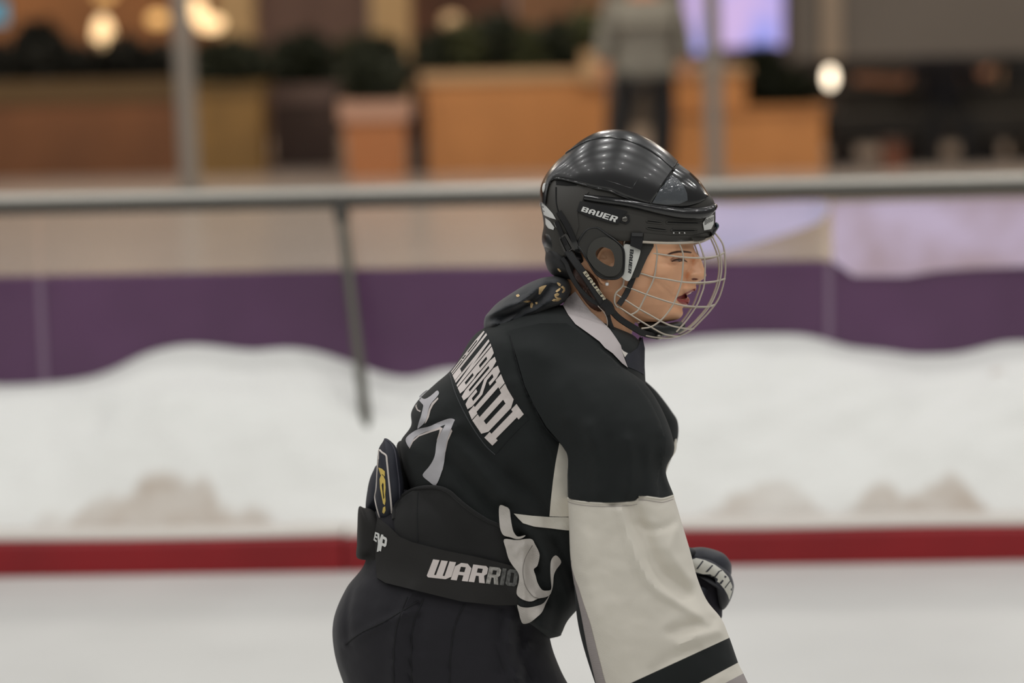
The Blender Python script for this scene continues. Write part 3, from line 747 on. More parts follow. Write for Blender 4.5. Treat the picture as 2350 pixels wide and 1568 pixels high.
# dark seat group on the right
def seated(x, Y, z0, label, top, legs, arm=False, group=None, s=1):
    root = empty('person', label, 'person', Vector((x, Y, z0)), group)
    def J(a, b, c): return (x + a * s, Y + b, z0 + c)
    skin_body('body', [(J(0, 0, 1.02), .07), (J(0, -.02, 1.14), .06), (J(0, -.03, 1.24), .09), (J(0, -.03, 1.34), .08), (J(-.2, 0, .96), .055), (J(-.34, -.12, .8), .05), (J(-.66, -.16, .84), .045), (J(-.78, -.18, .84), .035)], [(0, 1), (1, 2), (2, 3), (0, 4), (4, 5), (5, 6), (6, 7)], SKIN2, root)
    skin_body('hair', [(J(0, .03, 1.35), .1), (J(0, .07, 1.2), .09)], [(0, 1)], HAIR2, root)
    skin_body('top', [(J(0, 0, .5), (.19, .15)), (J(0, 0, .8), (.2, .14)), (J(0, 0, 1.0), (.17, .1)), (J(-.22, 0, .95), .08), (J(-.34, -.1, .78), .07), (J(.22, 0, .95), .08), (J(.3, -.06, .7), .07)], [(0, 1), (1, 2), (2, 3), (3, 4), (2, 5), (5, 6)], top, root)
    skin_body('trousers', [(J(0, 0, .5), (.18, .14)), (J(-.12, -.2, .5), .1), (J(-.14, -.45, .48), .085), (J(-.14, -.45, .08), .065), (J(.12, -.2, .5), .1), (J(.14, -.45, .48), .085), (J(.14, -.45, .08), .065)], [(0, 1), (1, 2), (2, 3), (0, 4), (4, 5), (5, 6)], legs, root)
    for sx in (-.14, .14):
        V, F = box_vf(Vector((x + sx, Y - .5, z0 + .045)), (.1, .27, .09)); mesh_obj('shoe', V, F, HAIR2, root)
px = hit_y(2165, 200, 20.6).x
seated(px, 20.7, MZ - .12, 'person in dark navy seated on the dark bench, bare arm stretched left', NAVY, BLK)
px2 = hit_y(2345, 250, 21.4).x
seated(px2, 21.4, MZ - .1, 'person in black seated at the far right end of the dark bench', BLK, BLK)
bn = empty('bench', 'long dark upholstered bench in the right background', 'bench', Vector((hit_y(2150, 300, 20.8).x, 20.8, MZ)))
bbox(1905, 262, 2400, 320, 20.25, .9, mat('bench_cloth', (34, 31, 26), .8, var=.2, vscale=3), 'seat', bn)
bbox(1925, 205, 2400, 262, 21.0, .16, mat('bench_cloth', (34, 31, 26), .8), 'backrest', bn)
for xx in (1930, 2090, 2260, 2390): bbox(xx, 320, xx + 34, 368, 20.4, .6, mat('bench_base', (30, 26, 24), .7), 'leg', bn, zmin=MZ)
bx = empty('crate', 'small red-brown crate under the dark bench', 'crate', Vector((hit_y(2050, 340, 20.2).x, 20.2, MZ)))
bbox(2030, 325, 2075, 372, 19.9, .2, mat('red_brown', (104, 60, 40), .7), 'box', bx, zmin=MZ); bbox(2028, 320, 2077, 328, 19.88, .24, mat('dark_brown2', (60, 40, 30), .6), 'lid', bx)
# grey canopy front over the bench
ks = empty('canopy', 'grey canopy front hanging low over the dark bench', 'canopy', Vector((hit_y(2080, 100, 19.8).x, 19.8, MZ)))
bbox(1825, -150, 2420, 130, 19.75, .08, mat('canopy_grey', (86, 80, 74), .6, var=.08, vscale=1), 'front_panel', ks)
bbox(1884, -150, 1932, 134, 19.7, .05, mat('canopy_strip', (128, 114, 98), .5), 'upright_strip', ks)
bbox(2420, -150, 2450, 384, 19.76, .08, mat('canopy_post', (60, 54, 48), .6), 'post', ks, zmin=MZ)
kb = empty('counter', 'dark brown counter behind the dark bench', 'counter', Vector((hit_y(2150, 100, 23.4).x, 23.4, MZ)))
bbox(1850, 120, 2500, 384, 23.2, .5, mat('kiosk_dark', (44, 36, 30), .7), 'body', kb, zmin=MZ)
bbox(1845, 110, 2505, 122, 23.16, .58, mat('kiosk_top', (70, 56, 46), .5), 'counter_top', kb)
# ------------------------------------------------------------------ the skater
JB = mat('jersey_black', (31, 34, 34), .9, weave=(260, .16), sheen=.05, spec=.25, bump=(14, .25, .004))
JW = mat('jersey_white', (216, 210, 198), .85, weave=(260, .22), sheen=.1, bump=(12, .2, .004))
JG = mat('jersey_grey', (160, 152, 150), .85, weave=(260, .35))
TW = mat('letter_twill', (205, 196, 192), .8, bump=(200, .1))
TWG = mat('number_twill', (176, 174, 178), .8, bump=(200, .1))
OUTL = mat('outline_twill', (190, 180, 176), .8)
PB = mat('pants_black', (33, 32, 37), .85, spec=.3, bump=(26, .35, .004), sheen=.1)
PB2 = mat('pad_black', (34, 34, 34), .9, spec=.25, bump=(300, .25, .001), sheen=.1)
BELT = mat('belt_black', (37, 36, 35), .8, spec=.3, bump=(300, .2, .001))
NAVYF = mat('navy_fabric', (34, 36, 46), .7, bump=(120, .2, .001))
SKIN = mat('skin', (226, 172, 134), .5, sss=.12, bump=(220, .12, .0006), var=.05, vscale=22)
HAIR = mat('hair', (62, 38, 27), .5, bump=(150, .5, .002))

sk = empty('person', 'ice hockey skater in profile wearing a black and white jersey and black pants', 'person', P(1100, 2480, 0))
sk.location.z = 0; WLOC[sk.name].z = 0

# --- torso of the jersey
def jfold(u, v): return 1.5 * _jf(u, v) + 5 * nz(u, v, .009, 3.0) + 2.0 * nz(u, v, .03, 7.0)
_jf = creases([
    ([(1168, 768), (1185, 830), (1205, 890), (1225, 930), (1255, 985), (1285, 1018)], -5, 5),
    ([(1040, 860), (1060, 930), (1090, 1000), (1130, 1050), (1150, 1080)], 5, 12),
    ([(960, 960), (1000, 985), (1050, 975)], 8, 14), ([(945, 1002), (990, 980), (1030, 972)], -10, 9),
    ([(1010, 1000), (1060, 1030), (1110, 1090), (1160, 1150)], 9, 18), ([(1030, 1060), (1080, 1110), (1140, 1180)], -9, 16),
    ([(1080, 1000), (1130, 1060), (1200, 1130)], -6, 14), ([(1180, 1090), (1230, 1150), (1270, 1200)], -8, 16),
    ([(1215, 1215), (1245, 1260), (1290, 1340), (1310, 1390)], 10, 14), ([(1195, 1235), (1225, 1300), (1250, 1380)], -14, 14),
    ([(1270, 1240), (1300, 1300), (1318, 1340)], -8, 10), ([(1230, 1330), (1240, 1400), (1235, 1450)], 9, 16), ([(1280, 1360), (1275, 1420), (1262, 1460)], -6, 12),
    ([(1240, 800), (1300, 900), (1340, 960)], 4, 26), ([(1180, 880), (1200, 960), (1230, 1040)], 5, 20)])
tors = [(1300, 700, 1440, 762, 60, 0), (1262, 702, 1460, 775, 110, 0), (1190, 712, 1476, 800, 165, 0), (1112, 752, 1480, 850, 215, 0), (1080, 780, 1482, 880, 240, 0),
        (1042, 842, 1490, 920, 250, 0), (998, 882, 1490, 985, 250, 0), (962, 916, 1480, 1050, 248, 0), (944, 946, 1465, 1110, 245, 0), (943, 978, 1445, 1170, 240, 0),
        (921, 1010, 1425, 1225, 234, 0), (918, 1035, 1405, 1275, 228, 0), (935, 1110, 1380, 1330, 222, 0), (985, 1190, 1345, 1378, 216, 0), (1060, 1280, 1305, 1422, 212, 0), (1140, 1360, 1290, 1452, 207, 0), (1180, 1410, 1285, 1460, 200, 0), (1212, 1428, 1262, 1466, 150, 0)]
V, F = loft_uvw(tors, rows=150, M=150, e=.82, fold=jfold)
torso_s = Skin(V, F)
jersey = emit('jersey', V, F, JB, sk, label='black jersey body')

# --- pants
def pfold(u, v): return 1.3 * _pf(u, v) + 5 * nz(u, v, .012, 11)
_pf = creases([([(795, 1480), (880, 1430), (960, 1400)], 6, 9), ([(905, 1568), (905, 1480), (925, 1400), (950, 1350)], 7, 12), ([(940, 1568), (945, 1470), (965, 1390)], -8, 8),
               ([(1030, 1568), (1035, 1480), (1060, 1400)], -6, 7), ([(1170, 1430), (1165, 1500), (1185, 1568)], 12, 14), ([(1195, 1440), (1200, 1510), (1215, 1560)], -14, 12),
               ([(1150, 1400), (1142, 1470), (1150, 1540)], -8, 12), ([(1210, 1480), (1190, 1540), (1180, 1600)], 9, 10), ([(790, 1330), (775, 1400), (778, 1500), (800, 1568)], 6, 8), ([(815, 1330), (798, 1400), (800, 1480)], -6, 7)])
pants = [(905, 1120, 1150, 1160, 150, 0), (880, 1150, 1220, 1260, 185, 0), (845, 1200, 1260, 1340, 200, 0), (838, 1290, 1270, 1400, 208, 0), (795, 1350, 1262, 1440, 214, 0), (766, 1420, 1262, 1465, 216, 0),
         (766, 1490, 1275, 1510, 214, 0), (788, 1568, 1305, 1572, 208, 0), (830, 1660, 1360, 1640, 200, 0)]
V, F = loft_uvw(pants, rows=110, M=120, e=.8, fold=pfold)
pants_s = Skin(V, F)
pants = emit('pants', V, F, PB, sk)
for pl_ in ([(793, 1480), (830, 1452), (880, 1428), (930, 1398), (960, 1380)], [(905, 1600), (903, 1520), (910, 1440), (935, 1370)], [(946, 1600), (944, 1500), (950, 1430), (972, 1375)], [(1032, 1600), (1034, 1500), (1046, 1430), (1066, 1388)]):
    seam_pts = [P(u, v, near_w([pants_s], u, v, 80) + .6) for u, v in cr(pl_, 50)]
    tube_w('pants_seam', seam_pts, 1.6 * S, mat('pants_thread', (22, 22, 25), .9), pants, sides=6)
# thighs, shins and skates continue below to the ice
for sgn, lab in ((1, 0), (-1, 1)):
    cw = 110 * sgn; sh = 0 if sgn > 0 else 90
    th = [(840, 1600, 1290, 1590, 100, cw), (900 - sh * .2, 1760, 1330 - sh, 1720, 96, cw), (1010 - sh, 1880, 1340 - sh, 1830, 84, cw), (1060 - sh * 1.6, 1960, 1310 - sh * 1.6, 1930, 76, cw)]
    V, F = loft_uvw(th, rows=30, M=40, e=.9); emit('pants_leg', V, F, PB, sk)
    sn = [(1080 - sh * 1.6, 1930, 1290 - sh * 1.6, 1900, 66, cw), (1030 - sh * 2, 2080, 1220 - sh * 2, 2080, 66, cw), (985 - sh * 2.4, 2220, 1130 - sh * 2.4, 2230, 54, cw), (960 - sh * 2.6, 2320, 1070 - sh * 2.6, 2330, 44, cw)]
    V, F = loft_uvw(sn, rows=30, M=36); emit('hockey_sock', V, F, mat('sock_black', (30, 30, 32), .85, bump=(200, .2)), sk)
    c = P(1000 - sh * 2.6, 2400, cw); bx_, by_ = c.x, c.y
    skate = empty('ice_skate', ('black ice skate under the near leg' if sgn > 0 else 'black ice skate under the far leg'), 'skate', Vector((bx_, by_, 0)))
    rings = [(-.10, .17, .055, .10), (-.11, .12, .055, .055), (0, .115, .12, .05), (.08, .12, .09, .045)]
    V = []; F = []; nn_ = 16
    for (x_, z_, rx_, ry_) in [(-.03, .30, .065, .055), (-.04, .22, .07, .05), (-.02, .16, .10, .048), (.03, .11, .15, .048), (.03, .07, .15, .045)]:
        for k in range(nn_):
            a = 2 * math.pi * k / nn_; V.append(Vector((bx_ + x_ + rx_ * math.cos(a), by_ + ry_ * math.sin(a), z_)))
    for i in range(4):
        for k in range(nn_): F.append((i * nn_ + k, i * nn_ + (k + 1) % nn_, (i + 1) * nn_ + (k + 1) % nn_, (i + 1) * nn_ + k))
    F += [tuple(range(nn_)), tuple(4 * nn_ + k for k in range(nn_))]
    mesh_obj('boot', V, F, mat('skate_leather', (26, 26, 28), .4), skate)
    V, F = multi([box_vf(Vector((bx_ + .03, by_, .008)), (.29, .004, .016)), box_vf(Vector((bx_ + .03, by_, .024)), (.27, .012, .02))]); mesh_obj('blade', V, F, STEEL, skate, smooth=False)
    for hx in (-.06, .12):
        V, F = box_vf(Vector((bx_ + hx, by_, .052)), (.06, .03, .04)); mesh_obj('blade_holder', V, F, WHP, skate, smooth=False)

# --- near sleeve
def sfold(u, v): return 1.45 * _sf(u, v) + 5 * nz(u, v, .010, 21) + 1.5 * nz(u, v, .04, 5)
_sf = creases([
    ([(1425, 1165), (1440, 1220), (1465, 1290), (1500, 1345), (1560, 1385), (1620, 1425)], 9, 12), ([(1450, 1155), (1480, 1230), (1515, 1310), (1575, 1360)], -12, 20),
    ([(1555, 1210), (1540, 1260), (1560, 1300), (1590, 1330)], 6, 12), ([(1460, 1200), (1500, 1215), (1550, 1200)], -5, 10),
    ([(1560, 1480), (1600, 1462), (1650, 1450)], 8, 12), ([(1540, 1450), (1600, 1430), (1640, 1420)], -6, 12), ([(1500, 1540), (1560, 1500), (1600, 1490)], -5, 14),
    ([(1345, 1230), (1350, 1330), (1380, 1440)], 4, 22), ([(1400, 1230), (1410, 1330), (1450, 1420)], -3, 24),
    ([(1350, 980), (1370, 1050), (1375, 1130)], 7, 16), ([(1400, 1010), (1410, 1080), (1405, 1140)], -8, 14), ([(1440, 1010), (1445, 1080), (1440, 1140)], 6, 12),
    ([(1470, 1040), (1475, 1100), (1470, 1140)], -6, 9), ([(1510, 1010), (1505, 1060), (1520, 1120)], -7, 12), ([(1310, 900), (1330, 960), (1335, 1020)], -4, 20), ([(1290, 1050), (1310, 1100), (1330, 1135)], 5, 12)])
slv = [(1300, 775, 1440, 850, 30, 160), (1262, 830, 1478, 878, 70, 190), (1240, 890, 1506, 916, 95, 205), (1252, 950, 1530, 964, 108, 216), (1284, 1008, 1545, 1010, 112, 222), (1302, 1048, 1546, 1040, 110, 224), (1302, 1096, 1528, 1080, 108, 224),
       (1303, 1148, 1546, 1138, 108, 224), (1306, 1210, 1563, 1195, 108, 222), (1309, 1280, 1583, 1262, 108, 220), (1318, 1345, 1600, 1326, 110, 216), (1326, 1425, 1622, 1378, 112, 212), (1344, 1500, 1655, 1420, 112, 208), (1378, 1600, 1674, 1464, 110, 204),
       (1412, 1672, 1694, 1521, 106, 200), (1422, 1696, 1706, 1546, 104, 198), (1450, 1760, 1735, 1610, 98, 194)]
NR = 161; MR = 140
V, F = loft_uvw(slv, rows=NR, M=MR, e=.86, fold=sfold)
def seam(u): return lerp_tab([(1200, 1148), (1303, 1143), (1312, 1146), (1330, 1150), (1360, 1153), (1400, 1154), (1460, 1149), (1466, 1141), (1500, 1143), (1520, 1145), (1545, 1137), (1700, 1137)], u)
V2 = []
for k, (u, v, w) in enumerate(V):
    i = k // MR; g = math.exp(-((i - 70) / 9) ** 2)
    base = 1148 + (u - 1303) / 243 * (-10); j = k % MR
    V2.append((u, v + g * (seam(u) - base) * (1 if j <= MR / 2 else .3), w))
V = V2; slv_s = Skin(V, F); NF = (NR - 1) * MR
def rows(a, b): return [f for k, f in enumerate(F[:NF]) if a <= k // MR < b]
emit('sleeve', V, rows(0, 70) + [F[NF]], JB, sk, label='black upper part of the near sleeve')
gb = [(1300, 1311), (1329, 1319), (1350, 1327), (1385, 1337), (1436, 1353), (1510, 1371), (1562, 1384), (1592, 1393)]
bb = [(1325, 1313), (1345, 1319), (1370, 1324), (1410, 1332), (1490, 1347), (1568, 1367), (1592, 1374)]
white_sleeve = emit('sleeve', V, rows(70, 130), JW, sk, label='white lower part of the near sleeve')
ring_s = cr(slv, NR)
def strip(name, tab, i0, i1, m, off, **kw):
    V_ = []; F_ = []; K_ = 12
    for i in range(i0, i1 + 1):
        au, av, bu, bv, H, cw_ = ring_s[i]; mu, mv = (au + bu) / 2, (av + bv) / 2
        c = ((lerp_tab(tab, av) - mu) / ((au - bu) / 2)); c = max(-1, min(1, c)); tb_ = math.acos(max(-1, min(1, math.copysign(abs(c) ** (1 / .86), c)))) + .02
        for o2 in (off, -3):
            for k in range(K_):
                th = -.35 + (tb_ + .35) * k / (K_ - 1); cc = math.cos(th); s_ = math.sin(th)
                c2 = abs(cc) ** .86; s2 = math.copysign(abs(s_) ** .86, s_)
                u, v, w = mu + (au - bu) / 2 * c2, mv + (av - bv) / 2 * c2, cw_ + H * s2
                if s_ > 0: w += sfold(u, v) * min(1, s_ * 2.2)
                nx = (au - bu) / 2 / abs(au - bu) * 2 * c2
                V_.append((u + nx * off * .35 * (1 if o2 > 0 else -3), v, w + o2 * (1 if s_ > 0 else -1) * min(1, abs(s_) * 3)))
    n = 2 * K_
    for i in range(i1 - i0):
        for k in range(K_ - 1):
            x = i * n + k; F_.append((x, x + 1, x + 1 + n, x + n)); y = x + K_; F_.append((y, y + n, y + n + 1, y + 1))
        x = i * n; F_.append((x, x + n, x + n + K_, x + K_)); x += K_ - 1; F_.append((x, x + K_, x + n + K_, x + n))
    return emit(name, V_, F_, m, white_sleeve, **kw)
strip('edge_stripe', gb, 91, 129, JG, 1.3, label='grey stripe along the rear edge')
strip('edge_stripe', bb, 97, 129, JB, 2.1, label='black rear edge')
emit('cuff_stripe', V, rows(130, 140), JB, sk, label='black stripe above the near cuff')
emit('cuff_stripe', V, rows(140, 150), JW, sk, label='white stripe above the near cuff')
emit('cuff_stripe', V, rows(150, 160) + [F[NF + 1]], JG, sk, label='grey stripe of the near cuff')
# overlapping hem lip of the white cloth
lip = [(1303.5, 1143.5, 0), (1312, 1147, 0), (1330, 1151, 0), (1360, 1154, 0), (1400, 1155, 0), (1440, 1153, 0), (1462, 1149.5, 0)]
lip2 = [(1465, 1140, 0), (1480, 1140, 0), (1503, 1143.5, 0), (1522, 1145, 0), (1545, 1138, 0)]
for nm, l_ in (('hem_lip', lip), ('hem_lip', lip2)):
    pts = [P(u, v, near_w([slv_s], u, v + .5, 200) + .6) for u, v, _ in cr(l_, 40)]
    tube_w(nm, pts, 2.2 * S, JW, sk, sides=8)
    pts = [P(u, v + 8, near_w([slv_s], u, v + 8, 200) + .3) for u, v, _ in cr(l_, 40)]
    tube_w('stitching', pts, .7 * S, JG, sk, sides=5)
shw = GridW(lambda u, v: near_w([torso_s, slv_s], u, v, 100), 1150, 1580, 730, 1200, st=8, it=70)
def shfold(u, v): return shw(u, v) + .45 * _sf(u, v)
patch('shoulder_cloth', [[(1170, 768), (1186, 822), (1204, 885), (1226, 932), (1254, 980), (1285, 1016), (1304, 1045), (1304, 1096), (1305, 1144), (1330, 1151), (1360, 1154), (1400, 1154), (1445, 1151), (1458, 1149), (1462, 1138), (1474, 1138), (1500, 1142), (1514, 1143), (1510, 1110), (1514, 1080), (1524, 1050), (1528, 1008), (1514, 965), (1492, 920), (1466, 886), (1440, 856), (1400, 818), (1345, 774), (1300, 742), (1240, 742), (1176, 756)]], JB, sk, None, off=1.5, th=6, sp=8, wf=shfold)
shsk = None

# --- far sleeve and shoulder
V, F = loft_uvw([(1300, 800, 1478, 872, 50, -150), (1262, 840, 1508, 900, 80, -190), (1262, 900, 1540, 942, 95, -205), (1280, 950, 1556, 972, 100, -212), (1300, 1010, 1553, 1020, 100, -215), (1330, 1080, 1528, 1084, 92, -215), (1360, 1180, 1512, 1150, 84, -205), (1400, 1290, 1540, 1240, 76, -180), (1450, 1370, 1600, 1290, 66, -150)], rows=70, M=60, e=.9)
emit('far_sleeve', V, F, JB, sk)
V, F = pillow_uvw([(1553, 1008), (1552, 1032), (1545, 1046), (1534, 1062), (1527, 1088), (1522, 1086), (1524, 1066), (1534, 1050), (1543, 1034), (1546, 1014)], (1540, 1050), 14, -178, M=40, rings=6)
emit('far_sleeve_panel', V, F, JW, sk, label='white panel edge on the far sleeve')
far_el = pillow_uvw([(1540, 1150), (1562, 1210), (1575, 1262), (1560, 1300), (1480, 1320), (1420, 1250), (1440, 1160)], (1500, 1230), 60, -170)
emit('far_sleeve_lower', *far_el, JW, sk, label='white lower part of the far sleeve')

# --- panels sewn on the jersey
patch('gusset_panel', [[(1284, 1016), (1293, 1027), (1304, 1039), (1306, 1104), (1312, 1135), (1316, 1186), (1290, 1186.5), (1261, 1185.5), (1264, 1150), (1269, 1104), (1275, 1062)]], JW, jersey, [torso_s], off=3, th=5, sp=7, label='white armpit panel')
patch('waist_stripe', [[(1179, 1179), (1220, 1184), (1261, 1187), (1330, 1188), (1330, 1219), (1300, 1217.5), (1264, 1213), (1226, 1209), (1200, 1201), (1189, 1190)]], mat('stripe_white', (205, 200, 190), .85, weave=(260, .4)), jersey, [torso_s], off=4, th=6, sp=7, label='white waist stripe')
# --- shoulder seam lines
def seam_line(name, pl, skins, r=1.1, m=None, off=.4, n=60, par=None, default=0):
    pts = [P(u, v, near_w(skins, u, v, default) + off) for u, v in cr(pl, n)]
    return tube_w(name, pts, r * S, m or mat('seam_thread', (20, 22, 24), .9), par or jersey, sides=6)
seam_line('yoke_seam', [(1170, 767), (1184, 822), (1202, 885), (1224, 930), (1252, 982), (1284, 1016)], [torso_s, slv_s], 1.6)
seam_line('name_bar_seam', [(1112, 752), (1128, 795), (1150, 862), (1185, 920), (1214, 962)], [torso_s], 1.0)
seam_line('name_bar_seam', [(1032, 858), (1046, 905), (1075, 965), (1110, 1018), (1136, 1044)], [torso_s], 1.2, mat('seam_grey', (58, 60, 62), .9))
seam_line('name_bar_seam', [(1214, 962), (1180, 995), (1136, 1044)], [torso_s], .9)

# --- name and number
topl = [(1106, 757), (1117, 765), (1124, 784), (1131, 803), (1138, 827), (1148, 855), (1155, 872), (1166, 896), (1187, 930), (1202, 951)]
botl = [(1034, 852), (1037, 858), (1043, 872), (1050, 890), (1057, 906), (1067, 925), (1074, 942), (1083, 964), (1108, 1001), (1130, 1023)]
tb = [.0, .04, .1, .17, .26, .36, .45, .57, .83, 1.0]
def along(pl, t):
    L = [0]
    for (a, b), (c, d) in zip(pl, pl[1:]): L.append(L[-1] + math.hypot(c - a, d - b))
    x = t * L[-1]
    for k in range(len(L) - 1):
        if x <= L[k + 1] + 1e-9:
            f = (x - L[k]) / (L[k + 1] - L[k]); return (pl[k][0] + (pl[k + 1][0] - pl[k][0]) * f, pl[k][1] + (pl[k + 1][1] - pl[k][1]) * f)
    return pl[-1]
def name_map(a, b):
    p = along(botl, a); q = along(topl, a); return p[0] + (q[0] - p[0]) * b, p[1] + (q[1] - p[1]) * b
tw = lambda u, v: near_w([torso_s], u, v, 40)
for txt, bounds in (('ALNBOSJDJ', [(.01, .045), (.055, .12), (.125, .20), (.21, .295), (.305, .39), (.40, .505), (.515, .615), (.625, .855), (.868, 1.0)]),):
    for ch, bd_ in zip(txt, bounds): letters('name_letter', ch, TW, jersey, name_map, tw, off=2.2, th=2.6, bounds=[bd_], sp=7)
seven = [(1043, 963), (1041, 970), (1033, 990), (1026, 1010), (1022, 1035), (1019, 1062), (1013, 1085), (1004, 1108), (996, 1114), (985, 1106), (971, 1094), (972, 1086), (984, 1072), (994, 1056), (999, 1040), (1002, 1015), (1010, 997), (1020, 978), (1022, 975), (1014, 978), (1000, 984), (975, 992), (955, 1002), (945, 1014), (940, 1027), (934, 1020), (931, 1008), (940, 997), (960, 985), (985, 979), (1005, 970), (1030, 961)]
patch('number_digit', [seven], TWG, jersey, [torso_s], curve=110, off=2.2, th=3, sp=6)
patch('number_outline', [[(1036, 985), (1038, 990), (1028, 1012), (1022, 1040), (1019, 1062), (1016, 1078), (1003, 1100), (1001, 1116), (998, 1114), (998, 1104), (1010, 1082), (1016, 1062), (1017, 1040), (1022, 1015), (1030, 995)]], OUTL, jersey, [torso_s], off=1.6, th=3, sp=4)
patch('number_outline', [[(1010, 980), (1016, 983), (1012, 992), (1004, 1010), (1002, 1012), (1008, 992), (1009, 986), (990, 992), (962, 1002), (948, 1014), (940, 1030), (938, 1026), (945, 1012), (960, 999), (985, 989)]], OUTL, jersey, [torso_s], off=1.6, th=3, sp=4)
one = [(1006, 898), (1007, 904), (1000, 914), (990, 925), (984, 938), (980, 955), (974, 970), (964, 980), (958, 984), (961, 970), (966, 955), (970, 938), (971, 930), (966, 924), (962, 918), (965, 912), (974, 916), (985, 911), (995, 903), (1002, 897)]
patch('number_digit', [one], TWG, jersey, [torso_s], curve=80, off=2.2, th=3, sp=5)
patch('number_outline', [[(1005, 912), (1006, 916), (994, 930), (988, 942), (984, 958), (978, 970), (974, 973), (979, 958), (984, 940), (991, 925)]], OUTL, jersey, [torso_s], off=1.6, th=3, sp=4)
patch('number_outline', [[(958, 925), (956, 932), (959, 940), (966, 943), (964, 946), (957, 942), (953, 934), (954, 927)], ], OUTL, jersey, [torso_s], off=1.6, th=3, sp=3)
patch('number_outline', [[(982, 896), (975, 902), (968, 908), (966, 913), (970, 916), (965, 916), (962, 910), (970, 902), (978, 896)]], TWG, jersey, [torso_s], off=1.8, th=3, sp=3)

# --- waist pad, belt and back pad of the pants
un = [torso_s, pants_s]
def bulge(u, v): return 10 * math.exp(-((u - 1010) / 90) ** 2 - ((v - 1190) / 50) ** 2)
def padw(u, v):
    b0 = near_w(un, u, v, 60); return b0 + bulge(u, v)
waist = GridW(padw, 820, 1300, 1090, 1460)
padp = [(904, 1192), (905, 1170), (917, 1146), (940, 1128), (970, 1119), (1004, 1119), (1030, 1129), (1052, 1148), (1079, 1170), (1116, 1194), (1152, 1210), (1162, 1240), (1172, 1280), (1188, 1310), (1097, 1290), (1022, 1272), (947, 1256), (912, 1240)]
patch('waist_pad', [padp], PB2, sk, None, off=7, th=10, sp=9, curve=70, wf=waist)
def line_on(name, pl, wf, off, r, m, n=50, par=None): return tube_w(name, [P(u, v, wf(u, v) + off) for u, v in cr(pl, n)], r * S, m, par or sk, sides=8)
line_on('piping', padp[:11], waist, 6, 4.5, PB2)
line_on('pad_seam', [(959, 1130), (957, 1180), (959, 1243)], waist, 7.4, 1.0, mat('seam_thread', (20, 22, 24), .9))
beltp = [(866, 1188), (891, 1206), (917, 1232), (947, 1245), (1022, 1264), (1097, 1279), (1157, 1294), (1200, 1306), (1205, 1390), (1135, 1389), (1060, 1381), (985, 1363), (929, 1349), (884, 1338), (865, 1326), (862, 1290), (858, 1230)]
belt = patch('belt', [beltp], BELT, sk, None, off=14, th=10, sp=9, wf=waist)
V, F = pillow_uvw([(823, 1165), (836, 1166), (851, 1168), (866, 1180), (885, 1200), (905, 1222), (915, 1245), (908, 1290), (895, 1325), (870, 1315), (862, 1304), (845, 1288), (819, 1280), (819, 1250), (820, 1210)], (862, 1245), 120, 0, a=5, b=3, M=80, rings=16)
tab_s = Skin(V, F); beltb = emit('belt_back', V, F, BELT, sk)
bw_ = lambda u, v: waist(u, v) + 14
qm = quadmap((994, 1284), (1190, 1309), (1185, 1347), (978, 1325))
for ch, bd_, m_ in zip('WARRIO', [(0, .268), (.272, .462), (.47, .65), (.66, .80), (.815, .86), (.875, 1)], [TW, TW, TW, mat('worn_print2', (150, 147, 142), .6, var=.5, vscale=180), mat('worn_print', (84, 84, 82), .6, var=.6, vscale=180), mat('worn_print', (84, 84, 82), .6)]):
    letters('logo_letter', ch, m_, belt, qm, bw_, off=1.4, th=1.8, bounds=[bd_], sp=9)
tabw = lambda u, v: max(near_w([tab_s], u, v, 90), waist(u, v) + 14 if u > 855 else 0)
for ch, q_ in (('E', ((861, 1221), (869, 1224), (864, 1245), (857, 1240))), ('Y', ((866, 1224), (880, 1228), (874, 1265), (860, 1268))), ('P', ((875, 1228), (889, 1236), (884, 1270), (869, 1264)))):
    letters('logo_letter', ch, mat('white_print', (215, 215, 212), .5), beltb, quadmap(*q_), tabw, off=2.0, th=3, bounds=[(0, 1)], sp=8)
# dark filler in the gap between pad and jersey, rear panel
V, F = pillow_uvw([(910, 1024), (925, 1012), (938, 1030), (946, 1080), (955, 1120), (940, 1150), (915, 1180), (905, 1150), (912, 1090)], (926, 1095), 70, -20, M=50); emit('gap_filler', V, F, mat('near_black', (20, 19, 19), .9), sk)
V, F = pillow_uvw([(866, 1068), (856, 1082), (848, 1102), (843, 1126), (839, 1162), (845, 1180), (880, 1200), (895, 1150), (885, 1090)], (865, 1130), 90, -25, M=50); emit('rear_panel', V, F, NAVYF, sk)
V, F = pillow_uvw([(885, 1006), (898, 1014), (909, 1027), (916, 1050), (922, 1082), (928, 1120), (924, 1150), (908, 1180), (905, 1196), (893, 1208), (880, 1204), (869, 1188), (862, 1165), (860, 1143), (863, 1110), (864, 1082), (868, 1035), (878, 1015)], (893, 1110), 62, 84, a=3, b=2, M=80, rings=14)
bp_s = Skin(V, F); bpad = emit('back_pad', V, F, NAVYF, sk)
def bline(name, pl, r, m, off=.8): return tube_w(name, [P(u, v, near_w([bp_s], u, v, 110) + off) for u, v in cr(pl, 60)], r * S, m, bpad, sides=6)
bline('pad_outline', [(869, 1055), (870, 1034), (877, 1039), (886, 1046), (888, 1060), (891, 1090), (894, 1120), (897, 1150), (900, 1188)], 2.2, mat('white_piping', (200, 192, 186), .7))
bline('pad_outline', [(869, 1050), (866, 1085), (864, 1120), (861, 1142), (865, 1165), (872, 1188), (880, 1199), (887, 1206)], 2.4, mat('white_piping', (200, 192, 186), .7))
bline('pad_piping', [(883, 1008), (896, 1018), (906, 1036), (911, 1070), (916, 1110), (917, 1150)], 2.0, mat('navy_piping', (58, 58, 68), .7))
GOLD = mat('gold_print', (214, 186, 96), .5)
